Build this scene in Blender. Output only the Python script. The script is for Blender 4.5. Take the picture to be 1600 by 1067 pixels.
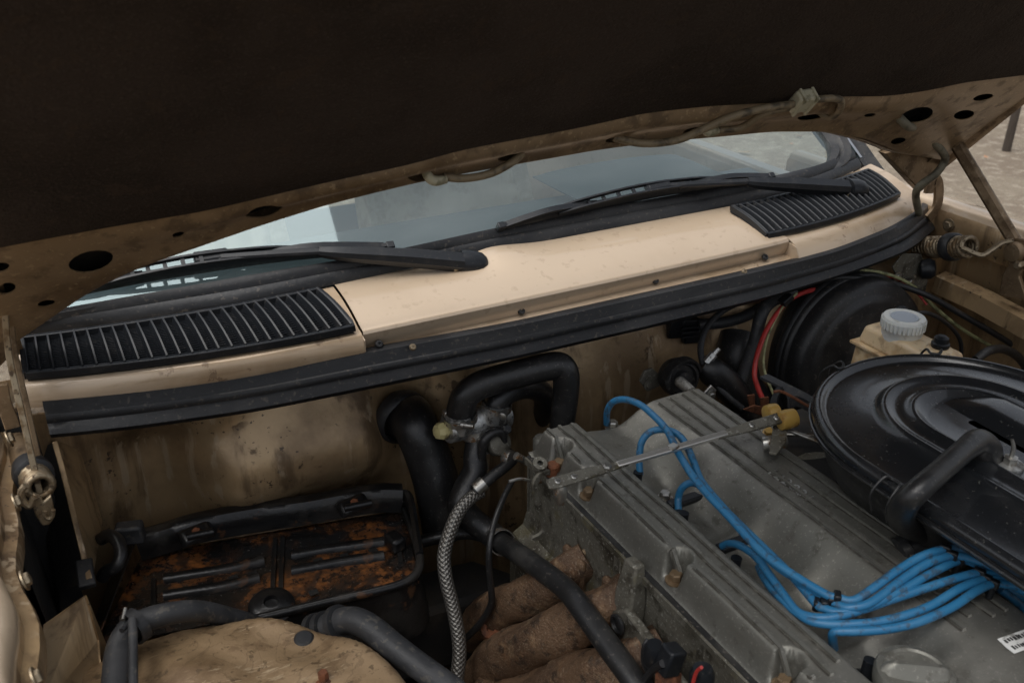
import bpy, bmesh, math, random
import numpy as np
from mathutils import Vector, Matrix
random.seed(7); rng = np.random.default_rng(7)
PI = math.pi
for o in list(bpy.data.objects): bpy.data.objects.remove(o)
sc = bpy.context.scene
COL = sc.collection

# ------------------------------------------------------------------ camera
# car frame: X to the picture's right across the car, Y rearwards, Z up, metres
YAW, PITCH, FPX = math.radians(27.79364), math.radians(26.04322), 1500.0
CAM = Vector((-0.6946, -1.0911, 1.5198))
FWD = Vector((math.sin(YAW)*math.cos(PITCH), math.cos(YAW)*math.cos(PITCH), -math.sin(PITCH)))
RGT = Vector((math.cos(YAW), -math.sin(YAW), 0))
UPV = RGT.cross(FWD)
cd = bpy.data.cameras.new('camera'); cam = bpy.data.objects.new('camera', cd); COL.objects.link(cam)
cam.matrix_world = Matrix(((RGT.x, UPV.x, -FWD.x, CAM.x), (RGT.y, UPV.y, -FWD.y, CAM.y), (RGT.z, UPV.z, -FWD.z, CAM.z), (0, 0, 0, 1)))
cd.sensor_width = 36; cd.lens = 36*FPX/1600; cd.clip_start = 0.02; cd.clip_end = 3000
cd.dof.use_dof = True; cd.dof.focus_distance = 1.42; cd.dof.aperture_fstop = 9.0
sc.camera = cam

# ------------------------------------------------------------------ daylight (overcast)
SUN_EL, SUN_AZ = math.radians(72), math.radians(262)      # azimuth from +Y towards +X
w = bpy.data.worlds.new('World'); sc.world = w; w.use_nodes = True
nt = w.node_tree; nt.nodes.clear()
sky = nt.nodes.new('ShaderNodeTexSky'); sky.sky_type = 'NISHITA'; sky.sun_disc = False
sky.sun_elevation = SUN_EL; sky.sun_rotation = SUN_AZ; sky.air_density = 1.0; sky.dust_density = 4.0; sky.ozone_density = 1.0
hs = nt.nodes.new('ShaderNodeHueSaturation'); hs.inputs['Saturation'].default_value = 0.30
bg = nt.nodes.new('ShaderNodeBackground'); bg.inputs['Strength'].default_value = 0.08
wo = nt.nodes.new('ShaderNodeOutputWorld')
nt.links.new(sky.outputs[0], hs.inputs['Color']); nt.links.new(hs.outputs[0], bg.inputs['Color']); nt.links.new(bg.outputs[0], wo.inputs['Surface'])
sd = bpy.data.lights.new('sun', 'SUN'); sd.energy = 1.5; sd.angle = math.radians(65); sd.color = (1.0, 0.98, 0.95)
so = bpy.data.objects.new('sun', sd); COL.objects.link(so)
sdir = Vector((math.sin(SUN_AZ)*math.cos(SUN_EL), math.cos(SUN_AZ)*math.cos(SUN_EL), math.sin(SUN_EL)))
so.rotation_euler = sdir.to_track_quat('Z', 'Y').to_euler(); so.location = sdir*10
sc.view_settings.view_transform = 'Standard'; sc.view_settings.look = 'None'
sc.view_settings.gamma = 1.0; sc.view_settings.exposure = 0.95; sc.view_settings.use_curve_mapping = False
sc.render.engine = 'CYCLES'; sc.cycles.use_denoising = True
sc.cycles.max_bounces = 6; sc.cycles.diffuse_bounces = 3; sc.cycles.glossy_bounces = 3; sc.cycles.transparent_max_bounces = 8

# ------------------------------------------------------------------ measuring: photo pixel + one known coordinate -> point of the car frame
def ray(px, py): return FWD + RGT*((px-800)/FPX) - UPV*((py-533.5)/FPX)
def U(px, py, x=None, y=None, z=None):
    d = ray(px, py)
    if x is not None: return CAM + d*((x-CAM.x)/d.x)
    if y is not None: return CAM + d*((y-CAM.y)/d.y)
    return CAM + d*((z-CAM.z)/d.z)
def UP(px, py, p0, n):
    d = ray(px, py); return CAM + d*((p0-CAM).dot(n)/d.dot(n))
def tr(pts, **k):
    """trace: pts (px,py) with one shared or one listed coordinate"""
    (ax, v), = k.items()
    if not hasattr(v, '__len__'): v = [v]*len(pts)
    elif len(v) == 2 and len(pts) > 2: v = [v[0]+(v[1]-v[0])*i/(len(pts)-1) for i in range(len(pts))]
    return [U(p[0], p[1], **{ax: a}) for p, a in zip(pts, v)]

# ------------------------------------------------------------------ materials
def S(h):
    h = h.lstrip('#'); c = [int(h[i:i+2], 16)/255 for i in (0, 2, 4)]
    return tuple((v/12.92 if v <= .04045 else ((v+.055)/1.055)**2.4) for v in c)
MATS = {}
def mat(name, col, rough=.5, metal=0., layers=(), bump=(), coat=0., spec=.5, rvar=0., uv=False, **kw):
    m = bpy.data.materials.new(name); m.use_nodes = True; MATS[name] = m
    t = m.node_tree; N = t.nodes; L = t.links; b = N['Principled BSDF']
    tc = N.new('ShaderNodeTexCoord'); src = tc.outputs['UV' if uv else 'Object']
    def tex(kind, scale, stretch=(1, 1, 1), detail=6, rough_=.6, usrc=None):
        mp = N.new('ShaderNodeMapping'); mp.inputs['Scale'].default_value = [scale*s for s in stretch]
        L.new(usrc or src, mp.inputs['Vector'])
        if kind == 'noise':
            n = N.new('ShaderNodeTexNoise'); n.inputs['Scale'].default_value = 1; n.inputs['Detail'].default_value = detail; n.inputs['Roughness'].default_value = rough_
            out = n.outputs['Fac']
        elif kind == 'warp':
            n = N.new('ShaderNodeTexNoise'); n.inputs['Scale'].default_value = 1; n.inputs['Detail'].default_value = detail; n.inputs['Distortion'].default_value = 1.5
            out = n.outputs['Fac']
        elif kind == 'voronoi':
            n = N.new('ShaderNodeTexVoronoi'); n.inputs['Scale'].default_value = 1; out = n.outputs['Distance']
        elif kind == 'cell':
            n = N.new('ShaderNodeTexVoronoi'); n.inputs['Scale'].default_value = 1; out = n.outputs['Color']
        elif kind == 'wave':
            n = N.new('ShaderNodeTexWave'); n.inputs['Scale'].default_value = 1; out = n.outputs['Fac']
        elif kind == 'waved':
            n = N.new('ShaderNodeTexWave'); n.bands_direction = 'DIAGONAL'; n.inputs['Scale'].default_value = 1; out = n.outputs['Fac']
        elif kind == 'wavey':
            n = N.new('ShaderNodeTexWave'); n.bands_direction = 'Y'; n.inputs['Scale'].default_value = 1; out = n.outputs['Fac']
        L.new(mp.outputs[0], n.inputs['Vector']); return out
    def ramp(o, lo, hi):
        r = N.new('ShaderNodeMapRange'); r.interpolation_type = 'SMOOTHSTEP'
        r.inputs['From Min'].default_value = lo; r.inputs['From Max'].default_value = hi; L.new(o, r.inputs['Value']); return r.outputs[0]
    def nr(k, a, b): return (.5+(a-.5)*.62, .5+(b-.5)*.62) if k == 'noise' else (a, b)
    cc = None; rr = None; mm = None
    def mixf(prev, base, val, fac):
        x = N.new('ShaderNodeMix'); x.data_type = 'FLOAT'
        if prev is None: x.inputs[2].default_value = base
        else: L.new(prev, x.inputs[2])
        x.inputs[3].default_value = val; L.new(fac, x.inputs[0]); return x.outputs[0]
    for ly in layers:
        kind, scale, lo, hi, c2 = ly[:5]; o = ly[5] if len(ly) > 5 else {}
        f = ramp(tex(kind, scale, o.get('st', (1, 1, 1)), o.get('d', 6), o.get('r', .6)), *nr(kind, lo, hi))
        if 'mul' in o:      # a second noise breaks the first up
            k2, s2, l2, h2 = o['mul']; f2 = ramp(tex(k2, s2, o.get('st2', (1, 1, 1))), *nr(k2, l2, h2))
            mu = N.new('ShaderNodeMath'); mu.operation = 'MULTIPLY'; L.new(f, mu.inputs[0]); L.new(f2, mu.inputs[1]); f = mu.outputs[0]
        if 'a' in o:
            mu = N.new('ShaderNodeMath'); mu.operation = 'MULTIPLY'; L.new(f, mu.inputs[0]); mu.inputs[1].default_value = o['a']; f = mu.outputs[0]
        x = N.new('ShaderNodeMix'); x.data_type = 'RGBA'
        if cc is None: x.inputs[6].default_value = (*col, 1)
        else: L.new(cc, x.inputs[6])
        x.inputs[7].default_value = (*c2, 1); L.new(f, x.inputs[0]); cc = x.outputs[2]
        if 'rough' in o: rr = mixf(rr, rough, o['rough'], f)
        if 'metal' in o: mm = mixf(mm, metal, o['metal'], f)
    b.inputs['Base Color'].default_value = (*col, 1)
    if cc is not None: L.new(cc, b.inputs['Base Color'])
    b.inputs['Roughness'].default_value = rough
    if rvar:
        f = ramp(tex('noise', kw.get('rscale', 30)), .3, .7)
        x = N.new('ShaderNodeMath'); x.operation = 'MULTIPLY_ADD'; L.new(f, x.inputs[0]); x.inputs[1].default_value = rvar
        if rr is None: x.inputs[2].default_value = rough-rvar/2
        else: L.new(rr, x.inputs[2])
        rr = x.outputs[0]
    if rr is not None: L.new(rr, b.inputs['Roughness'])
    b.inputs['Metallic'].default_value = metal
    if mm is not None: L.new(mm, b.inputs['Metallic'])
    b.inputs['Specular IOR Level'].default_value = spec
    b.inputs['Coat Weight'].default_value = coat; b.inputs['Coat Roughness'].default_value = kw.get('coatr', .12)
    if 'sss' in kw: b.inputs['Subsurface Weight'].default_value = kw['sss']; b.inputs['Subsurface Radius'].default_value = (.02, .015, .01)
    if 'trans' in kw: b.inputs['Transmission Weight'].default_value = kw['trans']
    if 'sheen' in kw: b.inputs['Sheen Weight'].default_value = kw['sheen']; b.inputs['Sheen Roughness'].default_value = .6
    prev = None
    for bp in bump:
        kind, scale, strength, dist = bp[:4]; o = bp[4] if len(bp) > 4 else {}
        h = tex(kind, scale, o.get('st', (1, 1, 1)), o.get('d', 5))
        if 'ramp' in o: h = ramp(h, *o['ramp'])
        n = N.new('ShaderNodeBump'); n.inputs['Strength'].default_value = min(1, strength*1.7); n.inputs['Distance'].default_value = dist*1.4
        L.new(h, n.inputs['Height'])
        if prev is not None: L.new(prev, n.inputs['Normal'])
        prev = n.outputs[0]
    if prev is not None:
        L.new(prev, b.inputs['Normal'])
    return m

BEIGE = (.52, .405, .288)
DIRT = (.10, .066, .036)
DROPS = ('voronoi', 150, .12, .001, {'ramp': (.22, .05)})
mat('paint', BEIGE, .40, .30, coat=1.0, coatr=.05,
    layers=[('noise', 9, .45, .8, (.46, .35, .24), {'a': .35}), ('noise', 60, .62, .75, (.36, .27, .18), {'a': .4, 'rough': .5})],
    bump=[('noise', 420, .05, .0005)])
mat('paint_lip', BEIGE, .42, .30, coat=.6, coatr=.10,
    layers=[('noise', 7, .4, .75, (.36, .25, .145), {'a': .7}), ('noise', 45, .66, .72, (.20, .13, .08), {'a': .8, 'rough': .7, 'mul': ('noise', 5, .5, .62)}),
            ('noise', 30, .55, .75, (.28, .2, .12), {'st': (.3, 1, 3), 'a': .5})],
    bump=[('noise', 300, .06, .0005)])
mat('paint_bay', (.47, .325, .178), .33, .45, coat=.3, coatr=.3,
    layers=[('noise', 5, .42, .72, (.21, .135, .072), {'a': .75, 'rough': .5}),
            ('noise', 14, .5, .75, (.10, .06, .03), {'st': (1.6, 1.6, .18), 'a': .75, 'rough': .6}),
            ('noise', 40, .60, .72, (.10, .06, .03), {'a': .8, 'mul': ('noise', 4, .5, .65), 'rough': .75}),
            ('noise', 95, .68, .72, (.07, .045, .03), {'a': .9, 'mul': ('noise', 9, .52, .6)}),
            ('noise', 26, .58, .68, (.55, .43, .29), {'st': (2.2, 2.2, .10), 'a': .7, 'mul': ('noise', 6, .46, .62)})],
    bump=[('noise', 160, .12, .001), ('noise', 18, .15, .004)])
mat('paint_tower', (.33, .225, .125), .42, .3, coat=.2, coatr=.35,
    layers=[('noise', 7, .42, .7, (.15, .092, .045), {'a': .85}), ('noise', 30, .55, .72, (.15, .09, .045), {'a': .6, 'rough': .7}),
            ('noise', 150, .58, .70, (.54, .42, .27), {'st': (.35, 1.6, 1), 'a': .7, 'mul': ('noise', 14, .44, .66)}), ('noise', 90, .64, .74, (.08, .05, .025), {'a': .7}),
            ('warp', 16, .485, .50, (.11, .07, .035), {'a': .35, 'mul': ('warp', 16, .53, .51)})],
    bump=[('noise', 130, .2, .0015), ('noise', 20, .2, .004)])
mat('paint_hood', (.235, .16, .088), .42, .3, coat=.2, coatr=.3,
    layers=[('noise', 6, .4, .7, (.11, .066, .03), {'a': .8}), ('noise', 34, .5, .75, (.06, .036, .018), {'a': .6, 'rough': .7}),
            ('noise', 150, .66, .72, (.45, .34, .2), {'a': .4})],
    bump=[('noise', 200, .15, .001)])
mat('hood_lining', (.036, .025, .018), .92, 0, spec=.2, layers=[('noise', 5, .4, .7, (.022, .0145, .0095), {}), ('noise', 420, .55, .75, (.07, .052, .04), {'a': .55}), ('noise', 40, .62, .75, (.05, .032, .02), {'a': .5})],
    bump=[('noise', 260, .8, .003), ('noise', 25, .4, .006)])
mat('rubber', (.017, .0175, .019), .48, 0, layers=[('noise', 12, .45, .75, (.045, .044, .043), {'a': .7, 'rough': .7}), ('noise', 160, .66, .74, (.10, .085, .065), {'a': .35})],
    bump=[('noise', 220, .12, .0008)])
mat('rubber_dusty', (.022, .023, .025), .55, 0, layers=[('noise', 18, .42, .72, (.055, .055, .058), {'a': .6, 'rough': .8}), ('noise', 120, .62, .7, (.13, .115, .09), {'a': .35})],
    bump=[('noise', 90, .2, .0015), ('noise', 350, .15, .0006)])
mat('hose_black', (.012, .012, .0125), .36, 0, layers=[('noise', 14, .45, .75, (.028, .027, .026), {'a': .7, 'rough': .55}), ('noise', 200, .69, .73, (.12, .11, .1), {'a': .4})],
    bump=[('noise', 45, .12, .002), DROPS])
mat('plastic_black', (.010, .0115, .014), .36, 0, spec=.32, layers=[('noise', 40, .5, .8, (.026, .025, .025), {'a': .5, 'rough': .55}), ('noise', 230, .68, .76, (.10, .09, .075), {'a': .3})], bump=[('noise', 300, .06, .0005)])
mat('gloss_black', (.0085, .0095, .011), .27, 0, coat=.5, coatr=.10,
    layers=[('noise', 10, .45, .75, (.02, .02, .021), {'a': .7, 'rough': .28}), ('noise', 180, .75, .79, (.16, .15, .13), {'a': .4, 'rough': .5})],
    bump=[DROPS])
mat('satin_black', (.016, .016, .0165), .42, 0, layers=[('noise', 16, .45, .75, (.035, .033, .03), {'a': .7, 'rough': .6}), ('noise', 190, .67, .72, (.15, .13, .11), {'a': .4})],
    bump=[('noise', 200, .1, .0006)])
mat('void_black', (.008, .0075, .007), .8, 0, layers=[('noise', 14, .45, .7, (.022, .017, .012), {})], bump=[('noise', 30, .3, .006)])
mat('cast_alloy', (.20, .196, .172), .44, .72, rvar=.15,
    layers=[('noise', 7, .40, .75, (.15, .146, .126), {'a': .7}), ('noise', 3.2, .45, .7, (.30, .29, .265), {'a': .45, 'rough': .36}),
            ('noise', 55, .60, .80, (.085, .078, .062), {'a': .5, 'rough': .65}), ('noise', 260, .66, .71, (.42, .40, .36), {'a': .4})],
    bump=[('noise', 900, .25, .0006), ('noise', 60, .06, .002)])
mat('head_alloy', (.16, .15, .122), .55, .4,
    layers=[('noise', 9, .42, .68, (.075, .066, .046), {'a': .85}), ('noise', 34, .52, .72, (.040, .033, .023), {'a': .75, 'rough': .5}),
            ('noise', 210, .64, .70, (.36, .35, .31), {'a': .6, 'rough': .25}), ('noise', 20, .6, .72, (.16, .135, .05), {'a': .4})],
    bump=[('noise', 300, .35, .0015), ('noise', 60, .3, .003)])
mat('steel', (.42, .41, .38), .33, .9, layers=[('noise', 40, .45, .7, (.2, .18, .15), {'rough': .5}), ('noise', 90, .6, .72, (.13, .07, .03), {'rough': .8, 'metal': .2})], bump=[('noise', 200, .1, .001)])
mat('bright_alloy', (.58, .58, .56), .38, .85, layers=[('noise', 40, .45, .7, (.2, .195, .18), {'rough': .55}), ('noise', 130, .6, .7, (.08, .07, .06), {'a': .7})], bump=[('noise', 180, .25, .0015)])
mat('zinc_gold', (.31, .25, .17), .42, .75, layers=[('noise', 50, .42, .68, (.16, .105, .055), {'rough': .6}), ('noise', 120, .6, .72, (.07, .045, .025), {'rough': .8, 'metal': .2})], bump=[('noise', 200, .25, .001)])
mat('brown_steel', (.21, .145, .085), .45, .5, layers=[('noise', 30, .42, .7, (.11, .07, .037), {'rough': .6}), ('noise', 140, .62, .72, (.3, .23, .15), {'a': .5})], bump=[('noise', 200, .2, .001)])
mat('rust', (.165, .098, .056), .60, .35,
    layers=[('noise', 8, .38, .66, (.10, .058, .034), {}), ('noise', 24, .52, .75, (.22, .105, .045), {'a': .6}), ('noise', 50, .52, .74, (.035, .022, .015), {'a': .8}),
            ('noise', 12, .56, .74, (.36, .27, .17), {'a': .7, 'rough': .45}), ('noise', 400, .60, .72, (.42, .34, .24), {'a': .35, 'rough': .4})],
    bump=[('noise', 260, .5, .002), ('noise', 40, .3, .004)])
mat('rust_orange', (.16, .055, .022), .8, .1, layers=[('noise', 40, .4, .7, (.07, .028, .015), {})], bump=[('noise', 200, .4, .002)])
mat('seal_rubber', (.012, .0125, .014), .42, 0, spec=.35, layers=[('noise', 22, .45, .72, (.030, .030, .031), {'a': .6, 'st': (.3, 1, 1), 'rough': .6}), ('noise', 150, .66, .72, (.12, .10, .08), {'a': .3})], bump=[('noise', 120, .12, .001), ('noise', 15, .15, .004)])
mat('olive_hose', (.135, .12, .082), .6, layers=[('noise', 40, .45, .7, (.07, .06, .04), {})])
mat('rib_shade', (.035, .031, .024), .6, 0, layers=[('noise', 50, .45, .7, (.09, .085, .07), {})])  # dark tone for the shade painted along the cover ribs
mat('tray_black', (.010, .0098, .0098), .20, 0, coat=.3, coatr=.12,
    layers=[('noise', 10, .44, .74, (.30, .105, .024), {'a': .9, 'rough': .6, 'mul': ('noise', 110, .2, .75)}), ('noise', 45, .50, .75, (.028, .015, .009), {'a': .8, 'rough': .5}),
            ('noise', 260, .74, .78, (.3, .28, .25), {'a': .4})],
    bump=[('noise', 120, .2, .001), DROPS])
mat('tray_frame', (.008, .008, .0085), .30, 0, spec=.35, coat=.15, coatr=.10, layers=[('noise', 35, .66, .78, (.085, .038, .016), {'a': .8, 'rough': .7}), ('noise', 12, .5, .7, (.03, .027, .024), {'a': .7, 'rough': .5})],
    bump=[('noise', 100, .25, .0015), DROPS])
mat('blue_silicone', (.022, .145, .295), .40, 0, layers=[('noise', 25, .45, .75, (.035, .17, .32), {'a': .6, 'rough': .55}), ('noise', 80, .54, .72, (.035, .06, .09), {'a': .75, 'rough': .6})],
    bump=[('noise', 120, .08, .001)])
mat('wire_black', (.014, .014, .015), .45)
mat('wire_red', (.42, .035, .03), .42, layers=[('noise', 60, .5, .75, (.2, .03, .025), {'a': .6})])
mat('wire_green', (.30, .30, .15), .45, layers=[('noise', 60, .45, .7, (.12, .12, .06), {})])
mat('tan_hose', (.19, .145, .085), .6, layers=[('noise', 40, .45, .7, (.06, .045, .026), {})], bump=[('wave', 45, .12, .0006, {'st': (1, .4, .7)})])
mat('clip_cream', (.40, .37, .26), .5, layers=[('noise', 80, .45, .7, (.2, .18, .11), {})])
mat('yellow_plastic', (.36, .225, .055), .4, 0, sss=.1, layers=[('noise', 60, .45, .75, (.25, .13, .03), {'rough': .6})], bump=[('noise', 90, .2, .001)])
mat('pale_plug', (.55, .48, .23), .4, 0, layers=[('noise', 60, .45, .75, (.2, .16, .08), {})])
mat('tank_plastic', (.60, .47, .30), .35, 0, sss=.5, layers=[('noise', 14, .4, .7, (.36, .22, .10), {'a': .8}), ('noise', 60, .55, .75, (.22, .15, .09), {'a': .5})], bump=[('noise', 60, .08, .002)])
mat('cap_plastic', (.62, .63, .60), .35, 0, sss=.3, layers=[('noise', 40, .5, .75, (.34, .34, .30), {'a': .7})])
mat('cap_blue', (.36, .40, .45), .4)
mat('sticker', (.72, .72, .70), .5, 0, layers=[('noise', 60, .55, .7, (.3, .3, .28), {})])
mat('ink', (.03, .03, .03), .6)
mat('worn_metal', (.62, .60, .56), .35, .8)
mat('leather', (.62, .57, .47), .55, 0, layers=[('noise', 8, .4, .7, (.38, .33, .25), {})])
mat('dash', (.10, .135, .15), .6, 0, bump=[('noise', 200, .2, .001)])
mat('cabin_dark', (.03, .035, .04), .8)
mat('chrome', (.7, .7, .7), .12, 1.0)
mat('bark', (.055, .042, .032), .9, 0, bump=[('noise', 20, .8, .02, {'st': (1, 1, .2)})])
mat('gravel', (.20, .165, .12), .9, 0, layers=[('noise', 2.2, .4, .65, (.16, .125, .09), {}), ('noise', 14, .5, .7, (.28, .24, .185), {'a': .8}), ('noise', 60, .55, .7, (.16, .12, .085), {'a': .7})], bump=[('noise', 30, .6, .02)])
mat('leaf_dry', (.30, .13, .07), .8, layers=[('noise', 3, .4, .6, (.36, .22, .12), {})])
# braid: woven relief along the tube, in the tube's own (around, along) coordinates
mat('braid', (.25, .24, .22), .42, .7, uv=True, layers=[('waved', 1, .15, .6, (.10, .095, .088), {'st': (5.03, 95, 0), 'mul': ('waved', 1, .1, .7), 'st2': (-5.03, 95, 0)}), ('noise', 9, .5, .7, (.10, .085, .07), {'a': .6})],
    bump=[('waved', 1, .3, .001, {'st': (5.03, 95, 0)}), ('waved', 1, .3, .001, {'st': (-5.03, 95, 0)})])
def glass_mat():
    m = bpy.data.materials.new('windshield_glass'); m.use_nodes = True; t = m.node_tree; t.nodes.clear(); N = t.nodes; L = t.links
    fr = N.new('ShaderNodeFresnel'); fr.inputs['IOR'].default_value = 2.15
    tb = N.new('ShaderNodeBsdfTransparent'); tb.inputs[0].default_value = (.70, .80, .80, 1)
    gl = N.new('ShaderNodeBsdfGlossy'); gl.inputs['Roughness'].default_value = .03; gl.inputs[0].default_value = (.74, .90, .93, 1)
    df = N.new('ShaderNodeBsdfDiffuse'); df.inputs[0].default_value = (.45, .5, .5, 1)
    no = N.new('ShaderNodeTexNoise'); no.inputs['Scale'].default_value = 4; no.inputs['Detail'].default_value = 8
    mr = N.new('ShaderNodeMapRange'); mr.inputs['From Min'].default_value = .4; mr.inputs['From Max'].default_value = .7; mr.inputs['To Min'].default_value = .06; mr.inputs['To Max'].default_value = .16
    L.new(no.outputs['Fac'], mr.inputs['Value'])
    mx = N.new('ShaderNodeMixShader'); L.new(fr.outputs[0], mx.inputs[0]); L.new(tb.outputs[0], mx.inputs[1]); L.new(gl.outputs[0], mx.inputs[2])
    mx2 = N.new('ShaderNodeMixShader'); L.new(mr.outputs[0], mx2.inputs[0]); L.new(mx.outputs[0], mx2.inputs[1]); L.new(df.outputs[0], mx2.inputs[2])
    o = N.new('ShaderNodeOutputMaterial'); L.new(mx2.outputs[0], o.inputs[0]); MATS['windshield_glass'] = m
glass_mat()

# ------------------------------------------------------------------ mesh helpers
def V(*a): return Vector(a)
class MB:
    def __init__(s): s.v = []; s.f = []; s.uv = {}
    def add(s, verts, faces, uvs=None):
        n = len(s.v); s.v += [Vector(p) for p in verts]
        for i, f in enumerate(faces):
            s.f.append(tuple(n+k for k in f))
            if uvs: s.uv[len(s.f)-1] = uvs[i]
        return s
    def box(s, c, size, rot=None, taper=1.0):
        c = Vector(c); hx, hy, hz = [a/2 for a in size]
        vs = []
        for z in (-hz, hz):
            k = taper if z > 0 else 1
            vs += [V(-hx*k, -hy*k, z), V(hx*k, -hy*k, z), V(hx*k, hy*k, z), V(-hx*k, hy*k, z)]
        if rot is not None: vs = [rot @ p for p in vs]
        return s.add([c+p for p in vs], [(3, 2, 1, 0), (4, 5, 6, 7), (0, 1, 5, 4), (1, 2, 6, 5), (2, 3, 7, 6), (3, 0, 4, 7)])
    def hexa(s, a, b):
        """solid between two quads a (4 pts) and b (4 pts)"""
        return s.add(list(a)+list(b), [(3, 2, 1, 0), (4, 5, 6, 7), (0, 1, 5, 4), (1, 2, 6, 5), (2, 3, 7, 6), (3, 0, 4, 7)])
    def tube(s, path, r, seg=14, sm=6, caps=True, sq=None):
        P = crom(path, sm) if sm > 1 else [Vector(p) for p in path]
        n = len(P)
        R = r if hasattr(r, '__len__') else [r]*2
        rad = np.interp(np.linspace(0, 1, n), np.linspace(0, 1, len(R)), R)
        t0 = (P[1]-P[0]).normalized()
        a = V(0, 0, 1) if abs(t0.z) < .9 else V(1, 0, 0)
        u = t0.cross(a).normalized(); L = 0
        vs = []; fs = []; uv = []; lens = [0]
        for i in range(n):
            t = (P[min(i+1, n-1)]-P[max(i-1, 0)])
            t = t.normalized() if t.length > 1e-9 else t0
            u = (u-t*u.dot(t)).normalized(); w = t.cross(u)
            if i: L += (P[i]-P[i-1]).length; lens.append(L)
            for k in range(seg):
                an = 2*PI*k/seg; vs.append(P[i]+(u*math.cos(an)+w*math.sin(an))*rad[i])
        for i in range(n-1):
            for k in range(seg):
                k2 = (k+1) % seg
                fs.append((i*seg+k, i*seg+k2, (i+1)*seg+k2, (i+1)*seg+k))
                uv.append([(k/seg, lens[i]), ((k+1)/seg, lens[i]), ((k+1)/seg, lens[i+1]), (k/seg, lens[i+1])])
        if caps:
            fs.append(tuple(range(seg-1, -1, -1))); uv.append([(0, 0)]*seg)
            fs.append(tuple((n-1)*seg+k for k in range(seg))); uv.append([(0, 0)]*seg)
        return s.add(vs, fs, uv)
    def cyl(s, p0, p1, r0, r1=None, seg=16):
        return s.tube([p0, p1], [r0, r1 if r1 is not None else r0], seg, 1)
    def lathe(s, base, axis, prof, seg=32, cap=True):
        base = Vector(base); ax = Vector(axis).normalized()
        a = V(0, 0, 1) if abs(ax.z) < .9 else V(1, 0, 0)
        u = ax.cross(a).normalized(); w = ax.cross(u)
        vs = []; fs = []
        for r, h in prof:
            for k in range(seg):
                an = 2*PI*k/seg; vs.append(base+ax*h+(u*math.cos(an)+w*math.sin(an))*max(r, 1e-5))
        for i in range(len(prof)-1):
            for k in range(seg):
                k2 = (k+1) % seg; fs.append((i*seg+k, i*seg+k2, (i+1)*seg+k2, (i+1)*seg+k))
        if cap:
            fs.append(tuple(range(seg-1, -1, -1))); fs.append(tuple((len(prof)-1)*seg+k for k in range(seg)))
        return s.add(vs, fs)
    def loft(s, rows, closed=False, thick=0, nrm=None):
        """grid surface through rows of points; thick>0 makes it a closed sheet"""
        R = len(rows); C = len(rows[0]); vs = [p for r in rows for p in r]; fs = []
        cc = C if closed else C-1
        for i in range(R-1):
            for k in range(cc):
                k2 = (k+1) % C; fs.append((i*C+k, i*C+k2, (i+1)*C+k2, (i+1)*C+k))
        if thick:
            me = bpy.data.meshes.new('t'); me.from_pydata([tuple(p) for p in vs], [], fs); me.update()
            nn = [v.normal.copy() for v in me.vertices]; bpy.data.meshes.remove(me)
            n = len(vs); off = [Vector(p)-q*thick for p, q in zip(vs, nn)]
            edges = {}
            for f in fs:
                for a, b in zip(f, f[1:]+f[:1]): edges[(a, b)] = 1
            fs2 = list(fs)+[tuple(n+k for k in reversed(f)) for f in fs]
            for (a, b) in edges:
                if (b, a) not in edges: fs2.append((b, a, n+a, n+b))
            return s.add(list(vs)+off, fs2)
        return s.add(vs, fs)
    def sweep(s, path, prof, up=(0, 0, 1), scale=None, sm=6):
        """closed profile [(side, up)] along a path; scale: list of (sx, sz)"""
        P = crom(path, sm) if sm > 1 else [Vector(p) for p in path]
        n = len(P); up = Vector(up); rows = []
        for i in range(n):
            t = (P[min(i+1, n-1)]-P[max(i-1, 0)]).normalized(); a = t.cross(up).normalized(); b = a.cross(t)
            q = i/(n-1)
            if scale:
                xs = np.linspace(0, 1, len(scale)); sx = np.interp(q, xs, [k[0] for k in scale]); sz = np.interp(q, xs, [k[1] for k in scale])
            else: sx = sz = 1
            rows.append([P[i]+a*(x*sx)+b*(z*sz) for x, z in prof])
        m = len(prof); s.loft(rows, closed=True)
        k = len(s.v)-n*m
        s.f.append(tuple(k+i for i in range(m-1, -1, -1))); s.f.append(tuple(k+(n-1)*m+i for i in range(m)))
        return s
    def prism(s, poly, ext):
        n = len(poly); e = Vector(ext); vs = [Vector(p) for p in poly]+[Vector(p)+e for p in poly]
        fs = [tuple(range(n-1, -1, -1)), tuple(range(n, 2*n))]+[(i, (i+1) % n, n+(i+1) % n, n+i) for i in range(n)]
        return s.add(vs, fs)
def crom(P, n=6):
    P = [Vector(p) for p in P]
    if len(P) < 3:
        return [P[0].lerp(P[-1], i/n) for i in range(n+1)]
    Q = [P[0]*2-P[1]]+P+[P[-1]*2-P[-2]]; out = []
    for i in range(1, len(Q)-2):
        a, b, c, d = Q[i-1:i+3]
        for k in range(n):
            t = k/n; out.append(.5*((2*b)+(c-a)*t+(2*a-5*b+4*c-d)*t*t+(3*b-a-3*c+d)*t**3))
    out.append(P[-1]); return out

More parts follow.
